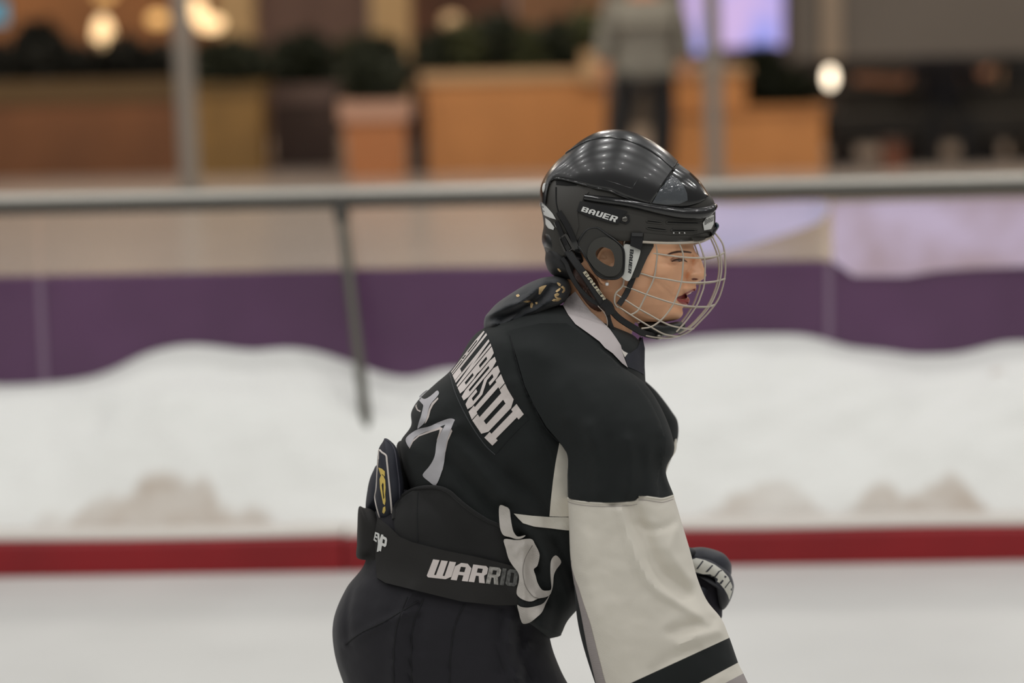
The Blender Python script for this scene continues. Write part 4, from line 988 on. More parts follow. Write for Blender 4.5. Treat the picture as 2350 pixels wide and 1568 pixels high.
for q in ([(868, 1073), (876, 1076), (883, 1082), (883, 1094), (878, 1089), (873, 1090)], [(875, 1089), (880, 1093), (884, 1102), (885, 1120), (884, 1135), (885, 1150), (883, 1160), (879, 1156), (876, 1140), (872, 1120), (871, 1100)], [(879, 1165), (884, 1162), (885, 1172), (881, 1180), (877, 1176)]): patch('emblem', [q], GOLD, bpad, [bp_s], off=1.5, th=2, sp=4, default=120)
patch('emblem_detail', [[(878, 1108), (880, 1112), (880, 1130), (882, 1142), (880, 1146), (878, 1130), (876, 1114)]], mat('near_black', (20, 19, 19), .9), bpad, [bp_s], off=2.2, th=2, sp=4, default=90)

# --- bunched white hem of the jersey
hem = GridW(lambda u, v: max(near_w(un, u, v, 100), waist(u, v) + (12 if u < 1205 else 0)), 1120, 1320, 1140, 1460, st=6, it=3)
HW = mat('hem_white', (190, 184, 178), .85, weave=(260, .35), bump=(20, .4, .006))
def hfold(u, v): return hem(u, v) + _hf(u, v)
_hf = creases([([(1205, 1240), (1200, 1290), (1205, 1340), (1230, 1370)], 4, 7), ([(1222, 1262), (1215, 1300), (1228, 1345)], -5, 6), ([(1185, 1270), (1195, 1255), (1215, 1250)], 4, 7), ([(1270, 1290), (1264, 1330), (1258, 1356)], 3, 5),
               ([(1175, 1262), (1185, 1285)], -4, 8), ([(1225, 1405), (1240, 1392)], -4, 6), ([(1192, 1345), (1200, 1370)], -4, 6)])
patch('hem_band', [[(1146, 1162), (1160, 1163), (1169, 1170), (1172, 1190), (1176, 1213), (1181, 1225), (1189, 1232), (1206, 1229), (1197, 1236), (1185, 1237.5), (1170, 1233), (1156, 1229), (1149, 1217), (1146, 1197)]], HW, jersey, None, off=9, th=8, sp=5, wf=hfold, curve=60)
patch('hem_band', [[(1157, 1238), (1185, 1240), (1218, 1237), (1228, 1250), (1237, 1268), (1238, 1280), (1233, 1299), (1225, 1307), (1229, 1321), (1234, 1339), (1244, 1354), (1256, 1356), (1265, 1352), (1264, 1330), (1263, 1309), (1265, 1286), (1276, 1275), (1288, 1290), (1277, 1307), (1271, 1321), (1269, 1344), (1263, 1364), (1252, 1371), (1236, 1374), (1218, 1381), (1199, 1376), (1187, 1366), (1186, 1354), (1191, 1333), (1189, 1315), (1177, 1299), (1167, 1282), (1161, 1260)]], HW, jersey, None, off=10, th=8, sp=5, wf=hfold, curve=120)
patch('hem_band', [[(1187, 1389), (1195, 1393), (1211, 1395), (1232, 1391), (1248, 1384), (1261, 1367), (1252, 1387), (1244, 1405), (1232, 1417), (1216, 1429), (1201, 1432), (1195, 1423), (1191, 1407)]], HW, jersey, None, off=9, th=8, sp=5, wf=hfold, curve=60)
patch('hem_gap_cloth', [[(1188, 1364), (1200, 1378), (1218, 1383), (1238, 1376), (1262, 1364), (1250, 1386), (1232, 1393), (1211, 1397), (1190, 1392)]], JB, jersey, None, off=6, th=6, sp=6, wf=hfold)  # black jersey cloth filling the gap between two hem bands
line_on('stitching', [(1222, 1252), (1206, 1280), (1200, 1310), (1206, 1345), (1222, 1368), (1236, 1374)], hfold, 10.4, .7, mat('stitch_grey', (120, 114, 110), .9))
# ------------------------------------------------------------------ head, neck and ear: one continuous body
prof_f = [(430, 1540), (470, 1575), (510, 1590), (545, 1592), (567, 1592), (577, 1596), (588, 1603), (596, 1609), (607, 1613), (619, 1617), (630, 1621), (635, 1620.5), (639, 1617), (643, 1611), (646, 1604), (649, 1599), (654, 1596.5), (660, 1598), (665, 1597.5), (668, 1593), (671, 1586),
          (674, 1582), (677, 1577), (680, 1576), (683, 1580), (687, 1582.5), (691, 1582.5), (696, 1580.5), (700, 1576), (704, 1568.5), (708, 1566), (713, 1566.5), (718, 1567.5), (724, 1566), (729, 1562), (733, 1556), (736, 1546), (739, 1528)]
prof_b = [(430, 1330), (460, 1290), (500, 1272), (560, 1268), (600, 1272), (640, 1290), (670, 1306), (700, 1330), (720, 1372), (739, 1440)]
plane_f = [(430, 1540), (470, 1575), (510, 1590), (567, 1592), (590, 1590), (620, 1584), (650, 1577), (680, 1571), (700, 1567), (715, 1565), (725, 1562), (733, 1554), (739, 1528)]
amp = [(430, 88), (470, 100), (520, 105), (600, 104), (640, 99), (670, 92), (700, 80), (720, 68), (733, 52), (739, 40)]
rnd = [(430, 12), (560, 12), (580, 7), (590, 4.4), (600, 3.2), (615, 3.4), (628, 4.6), (640, 4.6), (646, 4.0), (652, 6.0), (662, 6.5), (672, 5.5), (680, 5.0), (690, 6.4), (700, 6.5), (708, 8), (725, 8), (739, 7)]
def smax(a, b, k=6.0):
    h = max(k - abs(a - b), 0) / k; return max(a, b) + h * h * k * .25
def G2(u, v, cu, cv, ru, rv, rot=0.0):
    x, y = u - cu, v - cv; c, s_ = math.cos(rot), math.sin(rot); x, y = (x * c + y * s_) / ru, (-x * s_ + y * c) / rv; return math.exp(-(x * x + y * y))
def headW(u, v, xf, xb):
    s = xf - u; sp_ = smooth_tab(plane_f, v) - u; A = lerp_tab(amp, v)
    f = A * math.sqrt(max(0, 1 - (1 - min(max(sp_, 0) / 125, 1)) ** 2.1)) if sp_ > 0 else 0
    w = smax(f, smooth_tab(rnd, v) * math.sqrt(max(s, 0)) * (1 if s < 45 else math.sqrt(45 / s)), 7)
    # nose wing, cheek, brow, socket, lips, chin
    w += 13 * G2(u, v, 1589, 631, 12, 10) + 5 * G2(u, v, 1606, 633, 9, 7)
    w -= 13 * G2(u, v, 1572, 633, 5, 12, .3)
    w -= 6 * G2(u, v, 1594, 641, 7, 2.6)
    w += 5 * G2(u, v, 1530, 622, 26, 20)
    w -= 18 * G2(u, v, 1577, 596, 16, 12) + 7 * G2(u, v, 1545, 604, 22, 6)
    w += 7 * G2(u, v, 1572, 575, 24, 6.5, -.1)
    w += 9 * G2(u, v, 1558, 596, 11, 7.5)
    w += 4.5 * G2(u, v, 1572, 664, 18, 7) + 5 * G2(u, v, 1568, 692, 14, 6) - 5 * G2(u, v, 1551, 684, 6, 5) - 4 * G2(u, v, 1556, 705, 16, 4)
    w -= 3 * G2(u, v, 1550, 660, 5, 22, .35)
    w += 4 * G2(u, v, 1552, 718, 14, 10)
    sb = u - xb
    wb = A * math.sqrt(max(0, 1 - (1 - min(sb / 110, 1)) ** 2))
    return max(0, min(w, wb) if sb < 110 else w)
rowsv = []; v = 430.0
while v < 738.9: rowsv.append(v); v += 1.5 if v > 555 else 5
rowsv.append(739)
NC = 110; HV = []; HF = []; K = 2 * NC
for v in rowsv:
    xf = smooth_tab(prof_f, v) if v < 640 else (lerp_tab(prof_f, v - .8) + lerp_tab(prof_f, v) * 2 + lerp_tab(prof_f, v + .8)) / 4; xb = smooth_tab(prof_b, v)
    ring = []
    for k in range(NC):
        t = k / (NC - 1); tt = t ** 1.75; u = xf - (xf - xb) * tt * (1 if t < 1 else 1)
        w = headW(u, v, xf, xb) if 0 < k < NC - 1 else 0
        ring.append((u, v, w))
    HV += ring; HV += [(u, v, -w) for u, v, w in reversed(ring)]
for i in range(len(rowsv) - 1):
    for j in range(K):
        a = i * K + j; b = i * K + (j + 1) % K; HF.append((a, b, b + K, a + K))
HF.append(tuple(range(K))); HF.append(tuple((len(rowsv) - 1) * K + j for j in range(K)))
head_s = Skin([p for p in HV], HF)
neck = loft_uvw([(1300, 620, 1480, 660, 70, 0), (1300, 680, 1470, 712, 80, 0), (1300, 720, 1452, 756, 80, 0), (1300, 770, 1450, 800, 86, 0), (1300, 830, 1462, 850, 110, 0), (1290, 900, 1450, 920, 130, 0)], rows=40, M=56)
neck_s = Skin(*neck)
# ear: rim, bowl and lobe
EV = []; EF = []; ec = (1391, 606); nr, na = 10, 40
for i in range(nr + 1):
    r = i / nr
    for j in range(na):
        a = 2 * math.pi * j / na; ru = 25 * (1 - .18 * math.sin(a)); rv = 46
        u = ec[0] + r * ru * math.cos(a) + 5 * r * math.sin(a) * -1; v = ec[1] + r * rv * math.sin(a) * (1.08 if math.sin(a) > 0 else 1)
        w = 104 + 9 * math.exp(-((r - .86) / .12) ** 2) - 6 * math.exp(-(r / .45) ** 2) + (6 * G2(u, v, 1388, 592, 10, 6, .5) + 5 * G2(u, v, 1402, 612, 6, 6)) + (3 if math.sin(a) > .7 and r > .5 else 0)
        if r > .97: w = 92
        EV.append((u, v, w))
for i in range(nr):
    for j in range(na): EF.append((i * na + j, i * na + (j + 1) % na, (i + 1) * na + (j + 1) % na, (i + 1) * na + j))
ear_s = Skin(EV, EF)
V, F = multi([(HV, HF), neck, (EV, EF), ([(u, v, -w) for u, v, w in EV], EF)])
cV = [P(u, v, w) if w >= 0 else mirror_pt(P(u, v, -w)) for u, v, w in V]
body = mesh_obj('body', cV, F, SKIN, sk, sharp=170)
hs = lambda off=0: (lambda u, v: near_w([head_s], u, v, 50) + off)
HD = mat('brow_hair', (74, 46, 34), .7); LIP = mat('lips', (158, 72, 68), .45); LIPD = mat('mouth_inside', (112, 42, 40), .5); TOOTH = mat('tooth', (226, 214, 204), .3)
EYEW = mat('eye_white_shaded', (160, 126, 106), .3); IRIS = mat('iris', (40, 24, 18), .15); SHAD = mat('eyelid', (166, 116, 88), .5)  # shade under the brow is put into the eye and lid colours
def fp(name, cons, m, off=.6, th=1.6, sp=2.2, both=True, **kw): return patch(name, cons, m, sk, [head_s], off=off, th=th, sp=sp, both=both, default=60, **kw)
fp('eyebrow', [[(1531, 583.5), (1540, 579), (1552, 576), (1566, 575), (1580, 576.5), (1588, 579), (1586, 581.5), (1572, 580), (1558, 580), (1546, 582), (1536, 584.5)]], HD, .9)
fp('eye', [[(1541, 598), (1547, 594), (1555, 592), (1563, 593), (1569, 597), (1564, 600), (1556, 602), (1548, 601)]], EYEW, .7)
fp('iris', [[(1556, 592.5), (1562, 592.5), (1566.5, 595), (1566, 600), (1559, 601.5), (1555.5, 598)]], IRIS, 1.1)
fp('eyelid', [[(1538, 597), (1544, 590), (1553, 587), (1563, 588), (1571, 593), (1573, 597), (1567, 594.5), (1558, 593), (1549, 595), (1542, 599)]], SHAD, 1.5, 2.4)
fp('eyelashes', [[(1540, 599.5), (1549, 595.5), (1558, 593.5), (1567, 595), (1576, 599), (1578, 602), (1570, 599), (1561, 597), (1551, 598.5), (1543, 601.5)]], HD, 2.0, 1.6)
fp('lip', [[(1566, 677), (1574, 672.5), (1583, 667.5), (1590, 664.5), (1596.5, 661.5), (1597, 664), (1595, 667), (1589, 669.5), (1582, 672.5), (1574, 676)]], LIP, .6)
fp('lip', [[(1553, 684.5), (1560, 687), (1567, 688), (1574, 686), (1580, 684), (1582, 688), (1582, 692), (1579.5, 697), (1574, 699.5), (1566, 698.5), (1559, 694.5), (1554, 689)]], LIP, .8)
fp('mouth', [[(1552, 683), (1560, 679.5), (1570, 676.5), (1575.5, 676), (1577, 680), (1577, 684), (1572, 686), (1566, 687), (1560, 686.5), (1554, 685)]], LIPD, .5)
V, F = pillow_uvw([(1578, 671.5), (1584, 669.5), (1587, 671), (1584, 674.5), (1579, 676), (1576, 675)], (1581, 673), 6, 0, M=24, rings=5); emit('teeth', V, F, TOOTH, sk)
fp('nostril', [[(1586, 640.5), (1592, 638.2), (1599, 639.2), (1603, 641), (1598, 643), (1590, 643.4)]], mat('nostril_dark', (110, 58, 44), .7), .5)
sl = P(1393, 652, 116); V, F = loft_world([(sl.x, sl.y, sl.z - .003, .001), (sl.x, sl.y, sl.z - .0022, .0027), (sl.x, sl.y, sl.z + .0018, .003), (sl.x, sl.y, sl.z + .003, .001)], 12)
mesh_obj('ear_stud', V, F, mat('stud_silver', (235, 235, 235), .15, metal=.4, emis=None), sk, label='small silver ear stud')
# hair tucked behind the ear and at the nape
V, F = pillow_uvw([(1312, 600), (1350, 608), (1376, 634), (1386, 668), (1394, 702), (1386, 724), (1362, 717), (1338, 690), (1318, 655), (1302, 625)], (1346, 662), 108, 0, a=5, M=60, rings=12, fold=lambda u, v: 1.6 * math.sin((u * .8 + v * .45) * .9))
emit('hair', V, F, HAIR, sk)
# --- collar of the jersey, both sides
CW_ = GridW(lambda u, v: near_w([torso_s, neck_s], u, v, 40), 1270, 1480, 650, 880, st=6, it=12)
colp = [(1292, 701), (1300, 686), (1320, 669), (1331, 684), (1340.5, 697), (1357, 716.5), (1382, 738), (1400, 756), (1414, 776), (1425, 793), (1429, 811), (1435, 828), (1441, 844), (1428, 834), (1406, 811), (1388, 798), (1376, 784), (1351, 765.5), (1320.6, 744), (1304, 722.7)]
patch('collar', [colp], mat('collar_white', (186, 178, 178), .8, weave=(260, .3), bump=(30, .25, .004)), sk, None, off=7, th=9, sp=5, wf=lambda u, v: CW_(u, v), both=True)
patch('collar_tab', [[(1426, 800), (1431, 806), (1441, 811), (1434, 820), (1430, 812)]], WHP, sk, None, off=5, th=4, sp=4, wf=CW_)
patch('undershirt', [[(1400, 752), (1415, 776), (1427, 800), (1434, 806), (1446, 811), (1462, 800), (1474, 772), (1480, 800), (1479, 860), (1460, 850), (1441, 842), (1428, 800)]], NAVYF, sk, None, off=3, th=6, sp=6, wf=CW_, both=True)
tube_w('neck_hem', [P(1395, 750, 95), P(1415, 780, 90), P(1430, 800, 78), P(1444, 808, 55), P(1460, 800, 30), P(1470, 778, 0)], 4.5 * S, mat('hem_black', (24, 24, 26), .8), sk, n=30)

# --- headscarf hanging from under the helmet
sc_o = [(1111, 752), (1112, 731), (1121, 717), (1142, 695), (1174, 673), (1207, 653), (1240, 639), (1262, 635), (1285, 634), (1302, 641), (1311, 664), (1302, 686), (1285, 700), (1268, 707), (1235, 729), (1191, 743), (1157, 754), (1136, 766), (1120, 764)]
scf = creases([([(1125, 725), (1160, 705), (1200, 690), (1235, 665), (1275, 648)], 8, 8), ([(1150, 735), (1200, 705), (1235, 690), (1265, 655)], -12, 8), ([(1130, 745), (1180, 735), (1230, 712), (1275, 690)], 8, 8), ([(1120, 735), (1150, 722), (1190, 720)], -6, 8),
               ([(1215, 690), (1240, 665), (1255, 655)], -7, 6), ([(1255, 690), (1285, 668), (1298, 650)], 6, 8), ([(1190, 668), (1200, 690), (1185, 700)], 5, 7)])
SCARF = mat('scarf_cloth', (28, 31, 36), .8, bump=(90, .3, .002), sheen=.2)
V, F = pillow_uvw(sc_o, (1215, 695), 92, 28, a=3.2, b=1.8, M=90, rings=22, fold=lambda u, v: 1.7 * scf(u, v) + 3.5 * nz(u, v, .03, 2))
scarf_s = Skin(V, F); scarf = emit('headscarf', V, F, SCARF, sk)
GP = mat('gold_thread', (206, 176, 128), .6)
for q in ([(1237, 660), (1243, 657), (1252, 654.5), (1255, 655), (1248, 664), (1240, 676), (1236, 676)], [(1278, 648), (1283, 649), (1287, 652), (1286, 657), (1282, 656), (1279, 652)], [(1286, 659), (1292, 656), (1297, 661), (1297, 668), (1292, 673), (1289, 671), (1293, 665), (1290, 661)],
          [(1276, 667), (1284, 661), (1287, 662), (1284, 667), (1278, 671), (1275, 670)], [(1272, 676), (1279, 672), (1284, 675), (1281, 680), (1276, 680), (1280, 683), (1287, 684), (1288, 687), (1281, 692), (1270, 692), (1266, 690), (1271, 686), (1278, 687), (1273, 682)],
          [(1184, 677), (1190, 675), (1193, 679), (1189, 682), (1185, 681)], [(1200, 693), (1208, 690), (1217, 690), (1217, 694), (1208, 695)], [(1217, 697), (1221, 694), (1224, 698), (1221, 707), (1217, 706)], [(1228, 694), (1233, 693), (1234, 697), (1230, 699)]):
    patch('gold_print', [q], GP, scarf, [scarf_s], off=1.6, th=2.4, sp=4, default=60)

# ------------------------------------------------------------------ helmet
HM = mat('helmet_matte', (52, 50, 46), .5, bump=(300, .08, .0005)); HG = mat('helmet_gloss', (17, 17, 18), .17, coat=.5, bump=(9, .05, .004)); HG2 = mat('helmet_satin', (19, 19, 20), .27, coat=.12, spec=.7, bump=(7, .04, .004))
FOAM = mat('ear_foam', (50, 49, 46), .85, bump=(400, .2, .0008)); BLKP = mat('black_plastic', (24, 24, 25), .35); STRAP = mat('strap_black', (26, 26, 27), .65, bump=(300, .3, .0008))
VOID = mat('vent_dark', (6, 6, 6), .9); WH = mat('white_print', (215, 215, 212), .5)
helmet = empty('hockey_helmet', 'glossy black ice hockey helmet with wire face cage, worn by the skater', 'helmet', P(1440, 560, 0))
Tp = [(1262, 600), (1252, 575), (1244, 545), (1248, 518), (1246, 494), (1240, 464), (1242, 433), (1253, 405), (1274, 378), (1300, 354), (1332, 326), (1366, 308), (1399, 300.6), (1432, 300.6), (1465, 310.5), (1498, 328), (1531, 351), (1556, 374), (1581, 393), (1604, 416), (1624, 441), (1639, 464), (1642, 492), (1641, 519), (1635, 541)]
Lp = [(1275, 608, 70), (1285, 600, 92), (1298, 590, 104), (1306, 580, 110), (1316, 570, 115), (1328, 562, 119), (1342, 556, 121), (1358, 553, 123), (1376, 552, 124), (1394, 552, 124), (1412, 552.5, 124), (1430, 553, 122.5), (1446, 553.5, 120), (1462, 554, 117), (1478, 554, 113), (1494, 554.5, 108), (1510, 555, 102), (1526, 555, 95), (1542, 555, 87), (1558, 554.5, 78), (1574, 554, 67), (1590, 552.5, 54), (1604, 551, 42), (1618, 548, 27), (1632, 544, 8)]
def cap(T, L, ns=100, na=34, e=2.9, k=1.0, bulge=6.0):
    Ts = cr(T, ns); Ls = cr(L, ns); V = []; F = []
    for i in range(ns):
        for j in range(na):
            a = math.pi / 2 * j / (na - 1); s_ = math.sin(a) ** (2 / e) if a else 0; c = max(0, math.cos(a)) ** (2 / e) if j < na - 1 else 0
            V.append((Ls[i][0] + (Ts[i][0] - Ls[i][0]) * s_, Ls[i][1] + (Ts[i][1] - Ls[i][1]) * s_, Ls[i][2] * c * (1 + bulge / 120 * math.sin(a) ** 1.0 * 2 * (1 - math.sin(a) * .5))))
    for i in range(ns - 1):
        for j in range(na - 1):
            x = i * na + j; F.append((x, x + 1, x + na + 1, x + na))
    return V, F
V, F = cap(Tp, Lp, ns=130, na=44)
shell_s = Skin(V, F)
sh = emit('inner_shell', V, F, HM, helmet, both=True, sharp=60)
so = sh.modifiers.new('thickness', 'SOLIDIFY'); so.thickness = .006; so.offset = -1
def hw(u, v): return near_w([shell_s], u, v, 60)
# glossy crown: rear and front piece, overhanging the shell
def crown(name, T, Lc, off=5, grow=1.012, ns=80, **kw):
    L3 = [(u, v, hw(u, v) + off) for u, v in cr(Lc, ns)]
    T3 = cr(T, ns)
    V, F = cap(T3, L3, ns=ns, na=36, e=2.25, bulge=kw.pop('bulge', 4))
    s_ = Skin(V, F)
    o = emit(name, V, F, kw.pop('m', HG), helmet, both=True, sharp=60, **kw); m_ = o.modifiers.new('thickness', 'SOLIDIFY'); m_.thickness = .0035; m_.offset = -1
    bv = None
    return s_
rearL = [(1252, 470), (1256, 440), (1262, 420), (1272, 411), (1290, 411), (1330, 421), (1364, 431), (1399, 438), (1430, 451), (1458, 461), (1488, 470)]
rearT = [(1239, 466), (1240, 432), (1251, 404), (1272, 376), (1298, 352), (1331, 324), (1366, 305), (1399, 298), (1432, 298), (1466, 308), (1499, 325), (1532, 348), (1557, 371)]
crown_s = crown('rear_crown', rearT, rearL, 6, m=HG2)
frontL = [(1486, 471), (1506, 474), (1530, 476), (1556, 476), (1580, 474), (1602, 467), (1618, 458), (1626, 451)]
frontT = [(1559, 377), (1572, 386), (1584, 395), (1596, 406), (1606, 416), (1615, 428), (1622, 439), (1627, 448)]
front_s = crown('front_crown', frontT, frontL, 3, bulge=5)
cs_ = [crown_s, front_s, shell_s]
def line_h(name, pl, sk_, off, r, m, n=60, **kw): return tube_w(name, [P(u, v, near_w(sk_, u, v, 40) + off) for u, v in cr(pl, n)], r * S, m, helmet, sides=8, **kw)
line_h('crown_ridge', [(1300, 352), (1335, 330), (1372, 318), (1410, 317), (1450, 326), (1490, 345), (1525, 370), (1552, 396)], [crown_s], -1.2, 3.2, HG)
line_h('crown_edge', [(1262, 420), (1272, 411), (1290, 411), (1330, 421), (1364, 431), (1399, 438), (1430, 451), (1458, 461), (1488, 470)], [crown_s], -1, 2.6, HG)
line_h('crown_joint', [(1488, 470), (1505, 447), (1524, 420), (1542, 398), (1557, 376)], [crown_s, front_s], 0, 1.6, mat('joint_grey', (86, 86, 84), .4))
line_h('crown_crease', [(1386, 413), (1410, 420), (1448, 432), (1455, 425), (1466, 408)], [crown_s], -.6, 1.3, HG)
patch('clear_vent_cover', [[(1497, 466), (1508, 446), (1520, 424), (1530, 407), (1540, 402), (1556, 411), (1570, 428), (1577, 444), (1578, 460), (1560, 468), (1530, 470)]], mat('smoky_plastic', (70, 74, 78), .14, coat=.8, bump=(60, .6, .004)), helmet, [front_s], off=2.5, th=3, sp=6, both=True, default=80)
# side slots, bumper rim, logo plate
patch('vent_shade_slab', [[(1276, 415), (1284, 412), (1300, 414), (1322, 420), (1324, 426), (1300, 426), (1276, 424)]], VOID, helmet, cs_, off=1.2, th=2, sp=5, default=90, both=True)  # flat black slab stands for the shade inside the vent
patch('side_panel', [[(1278, 430), (1330, 430), (1352, 440), (1340, 452), (1334, 470), (1325, 490), (1328, 520), (1320, 545), (1304, 530), (1285, 500), (1278, 470)]], HM, helmet, [shell_s], off=2.5, th=4, sp=8, default=90, both=True)
line_h('panel_groove', [(1276, 430), (1278, 470), (1290, 506), (1312, 540)], [shell_s], 1.5, 1.8, VOID)
rim = [(1341, 453), (1370, 457), (1400, 461), (1440, 467), (1480, 475), (1520, 483), (1560, 489), (1600, 490), (1625, 485), (1640, 474)]
pts = [P(u, v, near_w([shell_s], u, v, 20) + 2) for u, v in cr(rim, 80)]
tube_w('bumper_rim', pts, 1, HG, helmet, sides=14, rad=[7.5 * S, 8.5 * S, 9 * S, 9.5 * S, 10.5 * S, 12 * S, 13.5 * S, 14 * S, 12 * S, 7 * S])
tube_w('bumper_rim', [mirror_pt(p) for p in pts], 1, HG, helmet, sides=14, rad=[7.5 * S, 8.5 * S, 9 * S, 9.5 * S, 10.5 * S, 12 * S, 13.5 * S, 14 * S, 12 * S, 7 * S])
lplate = patch('logo_plate', [[(1331, 462), (1345, 464), (1400, 474), (1440, 486), (1428, 496), (1420, 514), (1400, 511), (1350, 497), (1324, 484)]], BLKP, helmet, [shell_s], off=4.5, th=6, sp=7, default=110, both=True)
for ch, a_, b_ in zip('BAUER', (0, .2, .41, .6, .8), (.19, .39, .59, .79, 1)):
    letters('logo_letter', ch, WH, lplate, quadmap((1337.5, 474), (1420, 498), (1413, 510.5), (1332.5, 484.5)), hw, off=5.6, th=1.6, bounds=[(a_ + .008, b_ - .008)], sp=8)
patch('screw_boss', [[(1424, 498), (1432, 492), (1444, 494), (1446, 508), (1438, 514), (1424, 510)]], BLKP, helmet, [shell_s], off=3.5, th=5, sp=5, default=110, both=True)
V, F = pillow_uvw([(1429, 498), (1437, 496), (1441, 503), (1437, 510), (1429, 509), (1426, 503)], (1433, 503), 4, hw(1433, 503) + 4, M=20, rings=5); emit('screw', V, F, mat('screw_metal', (110, 108, 104), .3, metal=.9), helmet)
for q in ([(1486, 505), (1516, 509), (1517, 513), (1486, 510)], [(1532, 507), (1602, 509), (1602, 514), (1534, 513)], [(1486, 520), (1526, 525), (1526, 530), (1487, 525)], [(1543, 526), (1595, 527), (1594, 532), (1544, 531)]):
    patch('vent_shade_slab', [q], VOID, helmet, [shell_s], off=.8, th=2, sp=5, default=90, both=True)  # slots are not cut; their inner shade is painted as black slabs
    line_h('vent_lip', q + [q[0]], [shell_s], .6, 1.5, HM, n=40)
patch('brow_band', [[(1478, 535), (1540, 541), (1590, 541), (1632, 532), (1636, 540), (1616, 550), (1560, 556), (1500, 556), (1476, 553)]], HM, helmet, [shell_s], off=2, th=4, sp=6, default=90, both=True)
for u_ in (1546, 1559, 1571):
    V, F = pillow_uvw([(u_ - 2, 535), (u_, 533), (u_ + 2, 535), (u_, 537)], (u_, 535), 2, hw(u_, 535) + 2.2, M=10, rings=3); emit('rivet', V, F, WH, helmet)
# rear: white stripes, lower back shell, buckle and straps
patch('rear_sticker', [[(1241, 463), (1252, 472), (1268, 490), (1276, 504), (1262, 500), (1248, 494)], ], WH, helmet, [shell_s, crown_s], off=2.2, th=3, sp=4, default=20)
patch('rear_sticker', [[(1251, 500), (1262, 508), (1272, 522), (1270, 528), (1258, 524), (1252, 515)]], WH, helmet, [shell_s, crown_s], off=2.2, th=3, sp=4, default=20)
V, F = pillow_uvw([(1246, 424), (1250, 420), (1252, 430), (1250, 441), (1246, 442), (1244, 433)], (1248, 431), 5, near_w([crown_s], 1249, 431, 40), M=20, rings=4); emit('rear_button', V, F, WH, helmet)
V, F = pillow_uvw([(1250, 560), (1262, 548), (1290, 560), (1318, 590), (1334, 625), (1330, 650), (1310, 645), (1290, 640), (1272, 634), (1258, 620), (1251, 598), (1252, 580)], (1288, 604), 104, 0, a=3.4, M=70, rings=14)
neckg_s = Skin(V, F); emit('neck_guard', V, F, mat('guard_black', (30, 30, 31), .6, bump=(120, .2, .001)), helmet)
V, F = pillow_uvw([(1244, 540), (1252, 524), (1268, 528), (1290, 546), (1300, 565), (1298, 590), (1285, 600), (1262, 585), (1246, 562)], (1272, 562), 100, 0, a=3.4, M=60, rings=12)
rb_s = Skin(V, F); emit('rear_bracket', V, F, BLKP, helmet)
rs = [rb_s, neckg_s, shell_s]
for nm, l_, wd in (('rear_arm', [(1282, 486), (1298, 512), (1312, 540), (1322, 568), (1334, 604)], 15), ('adjuster_arm', [(1276, 508), (1288, 536), (1300, 562)], 12)):
    V, F = ribbon_uvw([(u, v, near_w(rs, u, v, 90) + 6) for u, v in l_], wd, 6, 30); emit(nm, V, F, HG, helmet)
patch('buckle', [[(1283, 546), (1298, 536), (1303, 540), (1319, 570), (1317, 582), (1306, 589), (1298, 586), (1286, 560)], [(1285, 549), (1296, 541), (1312, 570), (1300, 580)]], mat('buckle_grey', (62, 60, 58), .4), helmet, rs, off=10, th=8, sp=5, default=95)
patch('buckle_tongue', [[(1288, 551), (1296, 546), (1310, 570), (1301, 577)]], BLKP, helmet, rs, off=8, th=6, sp=5, default=95)
patch('gold_print', [[(1279, 616), (1283, 617), (1288, 623), (1285, 625), (1280, 620)]], GP, helmet, [neckg_s], off=1.5, th=2, sp=3, default=80)

# ear guard with its hole
earo = [(1326, 562), (1334, 544), (1346, 529), (1358, 524), (1372, 523.7), (1392, 538), (1406, 548), (1419, 558.5), (1428, 568), (1432, 582), (1432, 604), (1430, 625), (1424, 634), (1412, 640), (1386, 639), (1372, 632), (1362, 620), (1350, 600), (1336, 578)]
hole = [(1367, 580), (1374, 571), (1383, 567.5), (1394, 570), (1403, 575), (1409, 588), (1410, 602), (1406, 612), (1392, 608), (1380, 601), (1370, 592)]
eg = lambda u, v: 124 - .0012 * (u - 1390) ** 2 - .0009 * (v - 580) ** 2
patch('ear_guard', [cr(earo, 60, True), cr(hole, 40, True)], FOAM, helmet, None, off=4, th=9, sp=6, wf=eg, both=True)
patch('ear_pad', [cr([(1348, 590), (1352, 566), (1366, 550), (1388, 544), (1408, 552), (1424, 568), (1428, 590), (1426, 616), (1414, 632), (1392, 634), (1374, 624), (1358, 608)], 60, True), cr(hole, 40, True)], mat('ear_foam_top', (58, 57, 53), .8, bump=(400, .2, .0008)), helmet, None, off=8, th=6, sp=6, wf=eg, both=True)
tube_w('ear_guard_edge', [P(u, v, eg(u, v) + 3) for u, v in cr(earo, 80, True)], 2.6 * S, BLKP, helmet)
# temple padding and side strap loops in front of the ear guard
patch('temple_pad', [[(1436, 556), (1500, 556), (1500, 566), (1486, 590), (1476, 612), (1466, 636), (1450, 640), (1436, 630), (1432, 590)]], FOAM, helmet, None, off=0, th=10, sp=8, wf=lambda u, v: 112 - .003 * max(0, u - 1440) ** 2 * .5, both=True)

